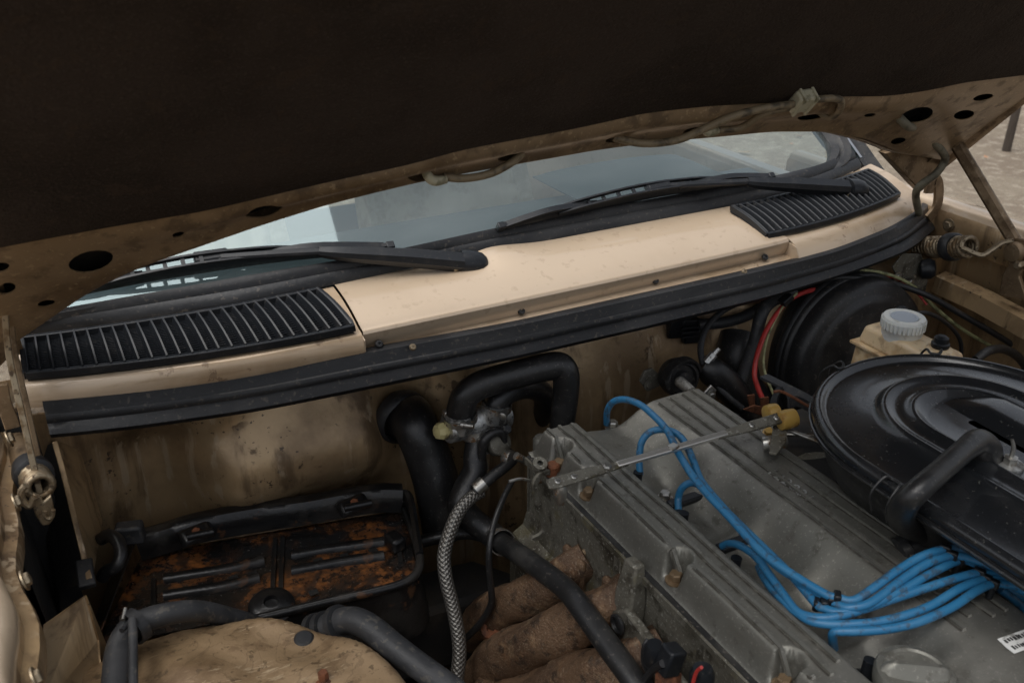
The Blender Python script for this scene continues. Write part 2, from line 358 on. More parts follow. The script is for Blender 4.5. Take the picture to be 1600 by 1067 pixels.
def mk(name, mb, m, parent=None, smooth=38, bevel=0, bseg=2, sub=0, origin=None):
    """one mesh object; its origin at the middle of its base"""
    vs = np.array([tuple(p) for p in mb.v])
    if origin is None: org = Vector(((vs[:, 0].min()+vs[:, 0].max())/2, (vs[:, 1].min()+vs[:, 1].max())/2, vs[:, 2].min()))
    else: org = Vector(origin)
    me = bpy.data.meshes.new(name)
    me.from_pydata([tuple(p-org) for p in mb.v], [], mb.f)
    if mb.uv:
        ul = me.uv_layers.new(name='UVMap')
        for p in me.polygons:
            u = mb.uv.get(p.index)
            if u:
                for li, q in zip(p.loop_indices, u): ul.data[li].uv = q
    bm = bmesh.new(); bm.from_mesh(me); bmesh.ops.recalc_face_normals(bm, faces=bm.faces); bm.to_mesh(me); bm.free()
    me.materials.append(MATS[m] if isinstance(m, str) else m)
    if smooth:
        me.polygons.foreach_set('use_smooth', [True]*len(me.polygons)); me.set_sharp_from_angle(angle=math.radians(smooth))
    o = bpy.data.objects.new(name, me); COL.objects.link(o)
    wp = WORLD.get(parent.name, Vector((0, 0, 0))) if parent else Vector((0, 0, 0))
    o.parent = parent; o.location = org-wp; WORLD[o.name] = org
    if sub:
        s_ = o.modifiers.new('sub', 'SUBSURF'); s_.levels = s_.render_levels = sub
    if bevel:
        b = o.modifiers.new('bevel', 'BEVEL'); b.width = bevel; b.segments = bseg; b.limit_method = 'ANGLE'; b.angle_limit = math.radians(40)
    return o
WORLD = {}
def thing(name, label, cat, loc, group=None):
    o = bpy.data.objects.new(name, None); COL.objects.link(o); o.location = loc; o.empty_display_size = .05; WORLD[o.name] = Vector(loc)
    o['label'] = label; o['category'] = cat
    if group: o['group'] = group
    return o
def tag(o, label, cat, group=None):
    o['label'] = label; o['category'] = cat
    if group: o['group'] = group
    return o
def kind(o, k): o['kind'] = k; return o
def bolt(parent, p, d, r=.007, m='steel', name='bolt', washer=True, h=None):
    p = Vector(p); d = Vector(d).normalized(); b = MB()
    if washer: b.lathe(p, d, [(r*1.55, 0), (r*1.55, r*.25), (r*1.1, r*.3)], 20)
    b.lathe(p, d, [(r, 0), (r, (h or r*.9)*.85), (r*.85, h or r*.9)], 6)
    return mk(name, b, m, parent, smooth=25)
def screw(parent, p, d, r=.005, m='satin_black'):
    p = Vector(p); b = MB().lathe(p, d, [(r, 0), (r, r*.35), (r*.75, r*.7), (r*.35, r*.75), (r*.3, r*.45), (0, r*.45)], 14)
    return mk('screw', b, m, parent)
def smooth_fn(pts, sig=.035):
    xs = np.array([p.x for p in pts]); ys = np.array([p.y for p in pts]); o = np.argsort(xs); xs = xs[o]; ys = ys[o]
    g = np.linspace(xs[0]-.15, xs[-1]+.15, 500)
    sl0 = (ys[1]-ys[0])/(xs[1]-xs[0]); sl1 = (ys[-1]-ys[-2])/(xs[-1]-xs[-2])
    yy = np.interp(g, xs, ys); yy = np.where(g < xs[0], ys[0]+sl0*(g-xs[0]), yy); yy = np.where(g > xs[-1], ys[-1]+sl1*(g-xs[-1]), yy)
    dx = g[1]-g[0]; k = np.exp(-.5*((np.arange(-60, 61)*dx)/sig)**2); k /= k.sum()
    yp = np.pad(yy, 60, mode='reflect', reflect_type='odd'); ys2 = np.convolve(yp, k, 'valid')
    return lambda x: float(np.interp(x, g, ys2))
def sstep(a, b, x):
    t = min(1, max(0, (x-a)/(b-a))); return t*t*(3-2*t)

# ================================================================== SETTING
g = 60
gm = MB(); nx = 40
kind(mk('ground', MB().add([(-g, -g, 0), (g, -g, 0), (g, g, 0), (-g, g, 0)], [(0, 1, 2, 3)]), 'gravel', smooth=0, origin=(0, 0, 0)), 'structure')
lv = MB()
for i in range(260):
    a = random.uniform(0, 2*PI); px = random.uniform(2.2, 9); py = random.uniform(-1.5, 8); r = random.uniform(.02, .05)
    q = Matrix.Rotation(a, 3, 'Z') @ Matrix.Rotation(random.uniform(-.4, .4), 3, 'X')
    lv.add([V(px, py, .012)+q @ V(x*r, y*r*.55, z*r) for x, y, z in ((-1, 0, .1), (-.3, -.8, .0), (.5, -.6, .1), (1, 0, .3), (.5, .6, .1), (-.3, .8, 0))], [(0, 1, 2, 3, 4, 5)])
kind(tag(mk('fallen_leaves', lv, 'leaf_dry', smooth=0), 'scattered dry brown leaves lying on the gravel ground', 'leaves'), 'stuff')
bp = U(1572, 236, z=0)
pm = MB().tube([bp+V(0, 0, -.05), bp+V(.01, 0, .5), bp+V(-.01, .01, 1.1), bp+V(.03, 0, 1.9)], [.026, .022, .021, .018], 12, 5)
tag(mk('tree_trunk', pm, 'bark'), 'slim dark tree trunk standing on the gravel behind the raised hood', 'tree trunk')

# ================================================================== CAR BODY
body = thing('car', 'beige car body with cowl, firewall, fenders and windshield', 'car', (0, .4, 0))
# --- measured edge lines of the cowl
ZC, ZK = .984, .959
f_sb = smooth_fn(tr([(75, 672), (200, 660), (400, 632), (600, 592), (800, 551), (1000, 506), (1200, 458), (1350, 412), (1420, 385), (1458, 352)], z=.925))
f_st = smooth_fn(tr([(75, 632), (200, 620), (400, 590), (552, 560), (800, 515), (1000, 470), (1200, 425), (1310, 397), (1400, 360), (1440, 330)], z=.955))
f_cr = smooth_fn(tr([(45, 592), (200, 582), (380, 560), (555, 521), (800, 469), (980, 431), (1106, 403), (1215, 379), (1300, 354), (1370, 330), (1412, 308)], z=ZC))
f_cut = smooth_fn(tr([(557, 543), (800, 493), (980, 452), (1151, 413), (1215, 398)], z=ZK))
f_pt = smooth_fn(tr([(37, 528), (400, 474), (485, 455), (760, 396), (1140, 324), (1264, 302), (1340, 266)], z=1.01))
f_gl = smooth_fn(tr([(75, 500), (400, 439), (589, 409), (800, 361), (1160, 294), (1284, 266), (1320, 248)], z=1.03))
GA = math.radians(37)                                     # windshield rake
def xs(a, b, n): return [a+(b-a)*i/(n-1) for i in range(n)]
def cowl_pt(x, t):
    """top of the cowl: t=0 at the front crease, 1 at the windshield rubber"""
    y0, y1 = f_cr(x), f_pt(x); z = ZC+(1.010-ZC)*t+.005*math.sin(PI*t)
    return V(x, y0+(y1-y0)*t, z)
def cowl_bump(x, t):
    # pressed pod beside the left wiper's spindle
    p = cowl_pt(x, t); c = U(775, 405, z=1.005); dx = (p.x-c.x)/.07; dy = (p.y-c.y)/.035
    if dx < 0: dx *= 1.6
    b = math.exp(-(dx*dx+dy*dy)*1.4)*.010
    c2 = U(700, 425, z=1.0); dx = (p.x-c2.x)/.06; dy = (p.y-c2.y)/.02
    return p+V(0, 0, b-math.exp(-(dx*dx+dy*dy))*.004)
# fixed cowl skin, left and right of the middle cover (the intake grilles lie on it)
XL, XR = U(553, 515, z=.975).x, U(1216, 376, z=.975).x
def lip_rows(x0, x1, n, cover=False):
    rows = []
    for t in (0, .12, .35, .65, .9, 1.0):
        r = []
        for x in xs(x0, x1, n):
            a = V(x, f_cr(x), ZC-.001); b = V(x, f_st(x)+.004, .952)
            p = a.lerp(b, t); p += V(0, -.006*math.sin(PI*t), .004*math.sin(PI*min(1, t*1.6)))
            r.append(p)
        rows.append(r)
    return rows
for a, b, side in ((-.752, XL-.001, 0), (XR+.001, .778, 1)):
    n = 40
    rows = [[cowl_pt(x, t)-V(0, 0, .003) for x in xs(a, b, n)] for t in (1.02, .8, .6, .4, .2, .08)] + lip_rows(a, b, n)
    if side:   # the right end turns back towards the hinge
        e = rows; 
    mk('cowl_panel', MB().loft(rows, thick=.002), 'paint_lip', body, smooth=50)
# lip under the cover (fixed), from the cut line down to the rubber
rows = []
for t in (0, .2, .45, .75, 1):
    r = []
    for x in xs(XL-.001, XR+.001, 60):
        a = V(x, f_cut(x)+.012, ZK+.001); b = V(x, f_st(x)+.002, .951); p = a.lerp(b, t)
        p += V(0, -.002*math.sin(PI*t), -.001)
        r.append(p)
    rows.append(r)
mk('cowl_lip', MB().loft(rows, thick=.002), 'paint_lip', body, smooth=50)
for X_ in (XL, XR):
    mk('step_plate', MB().prism([V(X_-.0008, f_cr(X_)+.002, ZC-.003), V(X_-.0008, f_cr(X_)*.6+f_st(X_)*.4-.007, ZC-.007), V(X_-.0008, f_st(X_)+.002, .952), V(X_-.0008, f_cut(X_)+.018, ZK-.012)], (.0016, 0, 0)), 'paint_lip', body, smooth=0)
# windshield rubber: two lips and a groove between paint and glass
prof = [(0, -.004, .004), (.05, .003, .010), (.25, .003, .012), (.40, .002, .011), (.46, .004, .004), (.52, .004, .010), (.62, .003, .014), (.85, .004, .013), (1.0, .003, .006), (1.05, .003, -.004)]
rows = []
for t, dy, dz in prof:
    rows.append([V(x, f_pt(x)+(f_gl(x)-f_pt(x)+.006)*t, 1.008+.022*t+dz) for x in xs(-.77, .735, 70)])
mk('windshield_rubber', MB().loft(rows, thick=.004), 'seal_rubber', body, smooth=60)
# the rubber turns up the pillar on the right and the left
def glass_pt(x, v):
    q = (1-.10*v)
    return V(x*q, f_gl(max(-.72, min(.72, x)))+.004+v*math.cos(GA)*(1-.03*(x/.7)**2), 1.030+v*math.sin(GA))
for sg in (1, -1):
    xe = .70 if sg > 0 else -.745
    pth = [glass_pt(xe*.90, -.01)+V(0, 0, .0), glass_pt(xe*.97, .002)+V(0, 0, .006)]+[glass_pt(xe*.995, v)+V(.006*sg, .01, .008) for v in (.02, .06, .12, .25, .45, .62)]
    if sg < 0: pth = pth[4:]
    mk('pillar_rubber', MB().sweep(pth, [(-.026, -.006), (-.022, .008), (-.004, .012), (.002, .004), (.008, .011), (.026, .010), (.030, -.006)], up=(0, -math.sin(GA), math.cos(GA)), scale=[(.3, .2), (.8, .8), (1, 1), (1, 1), (1, 1), (1, 1), (1, 1), (1, 1)]), 'rubber', body, smooth=50)
    pth = [glass_pt(xe*1.045, v)+V(.016*sg, .01, .004) for v in (-.02, .05, .12, .25, .45, .62)]
    mk('pillar_trim', MB().sweep(pth, [(-.004, -.004), (-.003, .005), (.003, .005), (.004, -.004)], up=(0, -math.sin(GA), math.cos(GA))), 'chrome', body)
    pth = [glass_pt(xe*1.085, v)+V(.018*sg, .014, -.012) for v in (-.10, -.03, .05, .12, .25, .45, .64)]
    mk('pillar', MB().sweep(pth, [(-.022, -.02), (-.022, .008), (.022, .006), (.026, -.03)], up=(0, -math.sin(GA), math.cos(GA))), 'satin_black', body)
rows = [[glass_pt(x, v) for x in xs(-.745, .70, 40)] for v in (0, .1, .2, .3, .4, .5, .62)]
mk('windshield', MB().loft(rows), 'windshield_glass', body, smooth=60)
# --- cabin seen through the glass
rows = []
for y, z in ((.12, .995), (.17, .965), (.26, .952), (.38, .955), (.44, .958), (.46, .945), (.47, .90), (.47, .75)):
    rows.append([V(x, y+.05*(x/.65)**2*(1 if y < .3 else 0), z+.004*math.cos(x*3)) for x in xs(-.68, .68, 30)])
mk('dashboard', MB().loft(rows, thick=.004), 'dash', body, smooth=50)
rows = []
for q in xs(0, PI, 13):
    rows.append([V(.36-math.cos(q)*.17, y, .985+math.sin(q)*h) for y, h in ((.33, -.02), (.38, .0), (.44, .015), (.49, .012), (.50, -.01))])
mk('instrument_hood', MB().loft(rows, thick=.003), 'dash', body, smooth=50)
mk('cabin_floor', MB().box((0, 1.4, .30), (1.4, 2.2, .04)), 'cabin_dark', body)
for sg in (-1, 1):
    mk('door', MB().box((.735*sg, 1.3, .62), (.06, 1.9, .66)), 'paint', body, bevel=.015)
mk('roof', MB().loft([[V(x, y, 1.405-.03*(x/.65)**2-.02*((y-1.2)/.6)**2) for x in xs(-.62, .62, 12)] for y in xs(.60, 2.0, 10)], thick=.03), 'paint', body, smooth=60)
for sg in (-1, 1):
    mk('rear_pillar', MB().sweep([V(.66*sg, 2.35, .92), V(.61*sg, 1.98, 1.38)], [(-.09, -.03), (.09, -.03), (.09, .03), (-.09, .03)], sm=1), 'paint', body)
    mk('center_pillar', MB().sweep([V(.70*sg, 1.15, .92), V(.62*sg, 1.17, 1.38)], [(-.04, -.02), (.04, -.02), (.04, .02), (-.04, .02)], up=(0, 1, 0), sm=1), 'satin_black', body)
mk('rear_deck', MB().box((0, 2.3, .90), (1.4, .5, .04)), 'cabin_dark', body)
for cx in (-.36, .36):
    rows = []
    for v in xs(0, 1, 9):
        r = []
        for u in xs(-1, 1, 57):
            r.append(V(cx+u*.25*(1-.10*v*v), 1.22+.16*v-.035*abs(math.cos(u*PI*4))**.5*(.3 if abs(u) < .8 else 0)-.02*sstep(.6, 1, abs(u)), .55+.42*v))
        rows.append(r)
    st = mk('seat', MB().loft(rows, thick=.10), 'leather', body, smooth=50)
    mk('cushion', MB().box((cx, 1.0, .52), (.50, .52, .16)), 'leather', st, bevel=.04, bseg=3)
    mk('headrest', MB().box((cx, 1.40, 1.06), (.25, .09, .15)), 'cabin_dark', st, bevel=.04, bseg=4)
# --- hood rubber lying on the cowl's front lip (its ends are cut square)
def seal_rows(x0, x1, n):
    prof = [(-.10, .010, -.004), (-.02, .001, .002), (.04, -.004, .003), (.12, -.004, .001), (.36, -.005, -.001), (.44, -.0045, .0), (.50, -.006, .0015), (.55, -.007, .001), (.60, -.005, -.003), (.66, -.005, -.003), (.90, -.009, -.003), (1.0, -.010, -.002), (1.02, -.007, -.005), (.97, .002, -.008)]
    rows = []
    for t, dy, dz in prof:
        rows.append([V(x, f_st(x)+(f_sb(x)-f_st(x))*t+dy+.006, .955-.030*t+dz) for x in xs(x0, x1, n)])
    return rows
hs_ = mk('hood_rubber', MB().loft(seal_rows(-.724, .80, 110), thick=.004), 'seal_rubber', None, smooth=55)
tag(hs_, 'long black rubber weatherstrip along the front edge of the beige cowl', 'weatherstrip')
# --- firewall: one pressed sheet under the cowl
def fw_y(x, z):
    y = .125 + .015*sstep(.80, .62, z)
    y += .05*sstep(.90, .93, z)*0
    y -= .045*sstep(-.30, -.16, x)*sstep(.9, .72, z)                    # tunnel side comes forward
    y += .030*math.exp(-((x+.60)/.07)**2)*sstep(.9, .8, z)               # pressed hollow in the battery corner
    y -= .058*math.exp(-((z-.745)/.080)**2)*sstep(-.62+.25*(.8-z), -.52+.25*(.8-z), x)*sstep(-.235, -.32, x)
    y -= .020*math.exp(-((z-.86)/.03)**2)*sstep(-.70, -.62, x)*sstep(-.45, -.56, x)
    y += .018*math.exp(-((x+.255)/.05)**2)*math.exp(-((z-.78)/.08)**2)
    y -= .10*sstep(.30, .42, x)*sstep(.0, .2, x)*.45                     # booster panel stands forward
    y -= .016*sstep(-.06, -.05, x)*sstep(.845+.03*x, .835+.03*x, z)      # seam step in the middle
    y += .006*math.sin(x*21+z*9)*math.sin(z*17)
    return y
zz = xs(.955, .30, 80)
rows = [[V(x, fw_y(x, z), z) for x in xs(-.81, .84, 160)] for z in zz]
mk('firewall', MB().loft(rows, thick=.002), 'paint_bay', body, smooth=60)
# closing shelf between lip and firewall
mk('cowl_underside', MB().loft([[V(x, f_st(x)+.010, .938), V(x, .18, .94)] for x in xs(-.745, .82, 50)], thick=.002), 'paint_bay', body)
# thin seam line of the lower bulkhead
sm_ = tr([(895, 588), (960, 574), (1030, 558), (1092, 545), (1140, 528)], y=.092)
mk('bulkhead_flange', MB().sweep(sm_, [(-.001, -.004), (-.001, .004), (-.012, .004), (-.012, -.004)], up=(0, -.3, 1)), 'paint_bay', body, bevel=.001)
for px, py in ((1022, 524), (884, 667), (806, 622)):
    p = U(px, py, y=.098); mk('body_plug', MB().lathe(p, (0, -1, 0), [(.006, -.004), (.006, .003), (.003, .005)], 14), 'paint_bay', body)
# engine bay floor and unseen front panel, added near-black to paint the void's shade
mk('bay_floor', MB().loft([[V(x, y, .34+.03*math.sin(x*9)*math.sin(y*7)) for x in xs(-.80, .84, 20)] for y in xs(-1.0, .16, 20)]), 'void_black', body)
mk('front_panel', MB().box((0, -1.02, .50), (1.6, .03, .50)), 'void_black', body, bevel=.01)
# --- left inner fender: flange with bolts, outer fender skin
ys = xs(.20, -1.0, 40)
def fl(y, x, z): return V(x, y, z-.02*sstep(-.3, -1.0, y))
def wav(y): return .004*math.sin(y*38)+.005*math.sin(y*17+1)
rows = [[fl(y, x+(wav(y) if k > 3 else 0), z) for y in ys] for k, (x, z) in enumerate(((-1.0, .80), (-.93, .90), (-.84, .945), (-.792, .940), (-.786, .932), (-.7835, .915), (-.782, .905), (-.770, .902), (-.768, .895)))]
mk('fender', MB().loft(rows[:6], thick=.0015), 'paint', body, smooth=60)
rows2 = [[p+V(0, 0, -.0) for p in r] for r in rows[5:]]
rows2.append([fl(y, -.768+wav(y), .88) for y in ys]); rows2.append([fl(y, -.775+wav(y)*.5, .865) for y in ys]); rows2.append([fl(y, -.80, .80) for y in ys])
mk('fender_flange', MB().loft(rows2, thick=.002), 'paint_bay', body, smooth=45)
for px, py in ((13, 686), (24, 785), (37, 907), (54, 1060)):
    bolt(body, U(px, py, x=-.768)+V(-.0, 0, .0), (1, 0, .25), .0065, 'zinc_gold')
# apron panels in the left corner; the void-black ones paint in its shade
rows = [[V(-.80, y, .78-.25*0) for y in ys], [V(-.80, y, .30) for y in ys]]
mk('wheel_house', MB().loft([[V(-.7815, y, .902) for y in ys], [V(-.782, y, .86) for y in ys], [V(-.785, y, .6) for y in ys], [V(-.76, y, .32) for y in ys]], thick=.002), 'void_black', body)  # coloured near-black so the gap beside the flange reads as shade
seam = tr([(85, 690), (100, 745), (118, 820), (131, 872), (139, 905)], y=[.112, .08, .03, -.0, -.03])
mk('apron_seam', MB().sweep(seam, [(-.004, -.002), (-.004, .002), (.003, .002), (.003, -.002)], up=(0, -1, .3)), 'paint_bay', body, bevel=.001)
mk('corner_shade_panel', MB().loft([[V(-.782, y, .90) for y in (.18, .10, -.10)], [V(-.76, y, .60) for y in (.14, .09, -.10)], [V(-.74, y, .34) for y in (.14, .09, -.1)]]), 'void_black', body)  # added black sheet standing in for the corner's shade
mk('corner_shade_back', MB().prism([V(-.79, .098, .93), V(-.742, .098, .93), V(-.735, .06, .70), V(-.72, .0, .40), V(-.79, .0, .40)], (0, -.003, 0)), 'void_black', body)  # second added sheet, paints the void behind the seam dark
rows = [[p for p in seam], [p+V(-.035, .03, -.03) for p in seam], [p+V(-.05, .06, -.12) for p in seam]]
mk('apron_corner', MB().loft(rows, thick=.0015), 'void_black', body)  # body panel given void black in place of shade
rows = [[p+V(.004, .0, -.001) for p in seam], [V(p.x+.03, fw_y(p.x+.03, p.z)+.0, p.z-.03) for p in seam]]
mk('apron_web', MB().loft(rows, thick=.0015), 'paint_bay', body)
q = [U(68, 975, z=.78), U(132, 930, z=.80), U(152, 1000, z=.73), U(160, 1110, z=.70), U(60, 1110, z=.76)]
top = MB().add(q, [(0, 1, 2, 3, 4)]); ap = MB().prism(q, (0.0, .0, -.002)); mk('apron_top', ap, 'paint_bay', body, bevel=.0008)
ap2 = MB().prism([U(132, 930, z=.80), U(152, 1000, z=.73), U(160, 1110, z=.70), U(160, 1110, z=.70)+V(.02, .05, -.3), U(132, 930, z=.80)+V(.03, .06, -.35)], (.002, 0, 0))
mk('apron_side', ap2, 'paint_bay', body)
bk = tr([(131, 876), (134, 900), (137, 918)], y=[-.0, -.02, -.035])
ed = mk('edge_guard', MB().sweep(bk, [(-.010, -.004), (-.010, .006), (.010, .006), (.010, -.004)], up=(0, -1, .3)), 'rubber', None, bevel=.002)
tag(ed, 'black rubber edge guard clipped over the sheet metal seam in the left corner', 'edge guard')
# --- strut tower dome, front left
cx, cy = -.655, -.365
def tower(x, y):
    d = math.hypot(x-cx, y-cy)/.222
    z = .737-.010*d*d-.26*sstep(.93, 1.22, d)**1.4
    z += .009*math.exp(-((x+.62)/.05)**2-((y+.25)/.035)**2)-.010*math.exp(-((x+.50)/.035)**2-((y+.245)/.04)**2)+.008*math.exp(-((x+.45)/.04)**2-((y+.33)/.05)**2)
    z += .003*math.sin(x*31+y*12)+.0025*math.sin(y*53-x*20)+.0015*math.sin(x*90+y*70)
    return z
rows = [[V(x, y, tower(x, y)) for x in xs(-.80, -.36, 90)] for y in xs(-.05, -.75, 110)]
mk('strut_tower', MB().loft(rows, thick=.002), 'paint_tower', body, smooth=60)
def on_tower(px, py):
    p = U(px, py, z=.72)
    for _ in range(12): p = U(px, py, z=tower(p.x, p.y))
    return p
p = on_tower(475, 999); mk('body_plug', MB().lathe(p, (0, -.2, 1), [(.012, -.003), (.012, .002), (.009, .005), (.003, .0055)], 20), 'rubber', body)
bolt(body, on_tower(506, 1062), (0, 0, 1), .006, 'rust_orange', h=.012)
p = on_tower(322, 969); mk('body_plug', MB().lathe(p, (0, 0, 1), [(.010, -.003), (.010, .003), (.004, .005)], 16), 'rubber', body)
# --- right fender with inner wall, flange and brace
ysr = xs(.45, -1.0, 40)
def rz(y): return -.015*sstep(0, -1.0, y)
A = U(1469, 316, x=.80); B = U(1582, 365, x=.80)
z0 = A.z
rows = [[V(x, y, z0+dz+rz(y)) for y in ysr] for x, dz in ((1.02, -.16), (.95, -.05), (.875, -.012), (.835, -.002), (.815, .0), (.806, -.006), (.803, -.016))]
mk('fender', MB().loft(rows, thick=.0015), 'paint', body, smooth=60)
rows = [[V(x, y, z0+dz+rz(y)) for y in ysr] for x, dz in ((.802, -.014), (.799, -.02), (.797, -.062), (.80, -.07), (.83, -.075), (.84, -.35), (.84, -.6))]
mk('fender_wall', MB().loft(rows, thick=.002), 'paint_bay', body, smooth=40)
rows = [[U(1462, 432, x=.77), U(1530, 462, x=.76), U(1600, 500, x=.75), U(1680, 545, x=.74)]]
rows.append([p+V(.025, 0, .006) for p in rows[0]]); rows.insert(0, [p+V(-.004, 0, -.03) for p in rows[0]])
mk('inner_rail', MB().loft(rows, thick=.002), 'paint_bay', body, smooth=30)
bolt(body, U(1483, 352, x=.796), (-1, 0, 0), .008, 'zinc_gold')
bolt(body, U(1597, 415, x=.79), (-1, 0, 0), .008, 'zinc_gold')

# ================================================================== HOOD (raised)
HT = math.radians(48); H0 = V(0, .03, 1.055); HN = V(0, -math.sin(HT), -math.cos(HT)); HS = V(0, -math.cos(HT), math.sin(HT))
def hp(x, s, n=0): return V(x, 0, 0)+H0+HS*s+HN*n-V(H0.x, 0, 0)
def UH(px, py):
    p = UP(px, py, H0, HN); return p.x, (p-H0).dot(HS)
def hs_fn(pts, sig=.02):
    q = sorted(UH(*p) for p in pts); return smooth_fn([V(a, b, 0) for a, b in q], sig)
f_he = hs_fn([(26, 534), (75, 500), (139, 452), (225, 411), (400, 349), (510, 316), (646, 286), (770, 264), (900, 241), (960, 230), (1064, 216), (1200, 202), (1292, 205), (1350, 219), (1400, 238), (1480, 250)])
f_hd = hs_fn([(-60, 392), (0, 379), (180, 346), (311, 325), (400, 304), (523, 275), (640, 251), (705, 231), (900, 195), (1000, 172), (1110, 160), (1200, 156), (1311, 146), (1384, 146), (1439, 139), (1495, 126), (1577, 116)])
hood = thing('hood', 'raised beige engine hood with dark brown fibre lining on its underside', 'hood', hp(0, 0, 0))
HXL, HXR = -.772, UH(1497, 236)[0]
def bend(x, s): return -.020*(x/.74)**2*0+.0
def rim_rows(n=120):
    rows = []
    # t: 0 under the pad .. 1 rear edge ; n: offset towards the engine
    for t, h in ((-.25, -.006), (-.02, -.004), (.06, .004), (.18, .009), (.30, .010), (.42, .006), (.55, .001), (.72, -.002), (.88, -.001), (.97, .001), (1.0, -.003), (1.0, -.010)):
        r = []
        for x in xs(HXL, HXR, n):
            s0, s1 = f_hd(x), f_he(x); c = 1-sstep(.35, .62, abs(x))
            r.append(hp(x, s0+(s1-s0)*t, h*(.35+.65*c)+.003*math.sin(x*9)*t))
        rows.append(r)
    return rows
inner = mk('inner_frame', MB().loft(rim_rows(), thick=.0016), 'paint_hood', hood, smooth=60)
# holes punched through the inner frame
cuts = [((141, 404), 36, 19), ((411, 324), 31, 13), ((277, 361), 10, 6), ((10, 446), 14, 10), ((0, 412), 14, 7), ((72, 473), 14, 5), ((656, 275), 19, 8), ((1088, 203), 22, 6),
        ((1268, 178), 24, 9), ((1356, 175), 9, 6), ((1432, 177), 25, 15), ((1505, 178), 16, 8), ((1534, 149), 16, 5), ((1404, 222), 12, 5), ((800, 248), 22, 5), ((960, 220), 14, 4)]
cm = MB()
for (px, py), rx, ry in cuts:
    k = 16; loop = []
    for i in range(k):
        an = 2*PI*i/k; a = -.20
        dx, dy = rx*math.cos(an), ry*math.sin(an)
        x, s = UH(px+dx*math.cos(a)-dy*math.sin(a), py+dx*math.sin(a)+dy*math.cos(a)); loop.append((x, s))
    cm.prism([hp(x, s, .05) for x, s in loop], -HN*.075)
cut = mk('cutter', cm, 'paint_hood', None, smooth=0)
bo = inner.modifiers.new('b', 'BOOLEAN'); bo.operation = 'DIFFERENCE'; bo.object = cut; bo.solver = 'EXACT'
bpy.context.view_layer.update()
dg = bpy.context.evaluated_depsgraph_get(); me = bpy.data.meshes.new_from_object(inner.evaluated_get(dg))
inner.modifiers.clear(); inner.data = me; me.set_sharp_from_angle(angle=math.radians(50)); bpy.data.objects.remove(cut)
# lining pad: thick felt tucked behind the frame's front edge
rows = []
for k, (t, n) in enumerate(((0.0, -.004), (.002, .004), (.012, .010))):
    rows.append([hp(x, f_hd(x)+t-.004, n) for x in xs(HXL+.01, HXR-.035, 90)])
for s in xs(.05, .95, 30):
    rows.append([hp(x, f_hd(x)*(1-s)+(.10+s)*1.0 if s < .0 else f_hd(x)+.02+s*.9, .011+.002*math.sin(x*13+s*9)*math.sin(s*21)) for x in xs(HXL+.01, HXR-.035, 90)])
mk('lining', MB().loft(rows, thick=.006), 'hood_lining', hood, smooth=60)
# outer skin
rows = [[hp(x, (f_he(min(max(x, HXL), HXR))-.014)*(1-t)+1.05*t, -.022-.03*math.sin(PI*min(1, t*1.0+.03))*(1-(x/.9)**2)) for x in xs(HXL-.012, HXR+.012, 50)] for t in xs(0, 1, 20)]
mk('outer_skin', MB().loft(rows, thick=.0015), 'paint', hood, smooth=60)
mk('cavity_shade', MB().loft([[p+HN*.004 for p in r] for r in rows]), 'void_black', hood, smooth=60)  # dark sheet added under the skin, paints the shade inside the hood
for sg, x in ((1, HXR), (-1, HXL)):
    rows = [[hp(x+sg*dx, s, n) for s in xs(f_he(x)-.008, 1.0, 30)] for dx, n in ((-.040, -.006), (-.022, -.004), (-.010, .006), (0, .008), (.008, .0), (.012, -.024))]
    mk('side_flange', MB().loft(rows, thick=.0015), 'brown_steel', hood, smooth=40)
# rear return flange below the frame edge
rows = [[hp(x, f_he(x)-.001, -.002) for x in xs(HXL, HXR, 80)], [hp(x, f_he(x)-.012, -.010) for x in xs(HXL, HXR, 80)], [hp(x, f_he(x)-.010, -.036) for x in xs(HXL, HXR, 80)]]
mk('rear_hem', MB().loft(rows, thick=.001), 'paint_hood', hood, smooth=60)
# hinge horn under the right rear corner
qs = [(1384, 240), (1462, 214), (1500, 222), (1482, 250), (1470, 272), (1440, 300), (1428, 288)]
hx = [U(a, b, y=.03) for a, b in qs]
mk('hinge_horn', MB().prism(hx, (0.0, .020, .0)), 'brown_steel', hood, bevel=.002)
fx = [U(a, b, y=.045) for a, b in ((1338, 214), (1384, 238), (1412, 272), (1420, 262), (1396, 226), (1350, 206))]
mk('corner_flange', MB().prism(fx, (0, .004, .0)), 'brown_steel', hood, bevel=.001)

# ------------------------------------------------------------------ washer hose on the hood
def hz(px, py, n=.012):
    x, s = UH(px, py); return hp(x, s, n)
def washer(pts, label, r=.005, ns=None):
    ns = ns or [.010]*len(pts)
    t = mk('washer_hose', MB().tube([hz(*p, n) for p, n in zip(pts, ns)], r, 12, 5), 'tan_hose')
    return tag(t, label, 'hose', 'woven washer hoses on the hood')
washer([(960, 219), (1000, 214), (1050, 205), (1090, 186), (1140, 162), (1190, 148), (1228, 143)], 'long woven tan washer hose rising to the pale clip under the hood', .0050, [-.004, .010, .014, .016, .018, .020, .020])
washer([(690, 272), (720, 270), (760, 262), (795, 250), (818, 244)], 'short woven tan washer hose bowed between two slots above the glass', .0048, [.004, .008, .009, .005, -.004])
washer([(1108, 200), (1150, 188), (1185, 162), (1225, 150)], 'short woven washer hose between the hood slot and the pale clip', .0045, [.004, .012, .016, .018])
washer([(1262, 136), (1290, 134), (1304, 140), (1305, 158), (1292, 176), (1276, 180)], 'dark washer hose curling from the pale clip into a hood hole', .0048, [.020, .020, .018, .014, .008, -.012])
cl = thing('hose_clip', 'pale plastic hose clip at the edge of the dark hood lining', 'clip', hz(1244, 140))
a = UH(1244, 140); rot = Matrix((V(1, 0, 0), HS, HN)).transposed() @ Matrix.Rotation(.05, 3, 'Z')
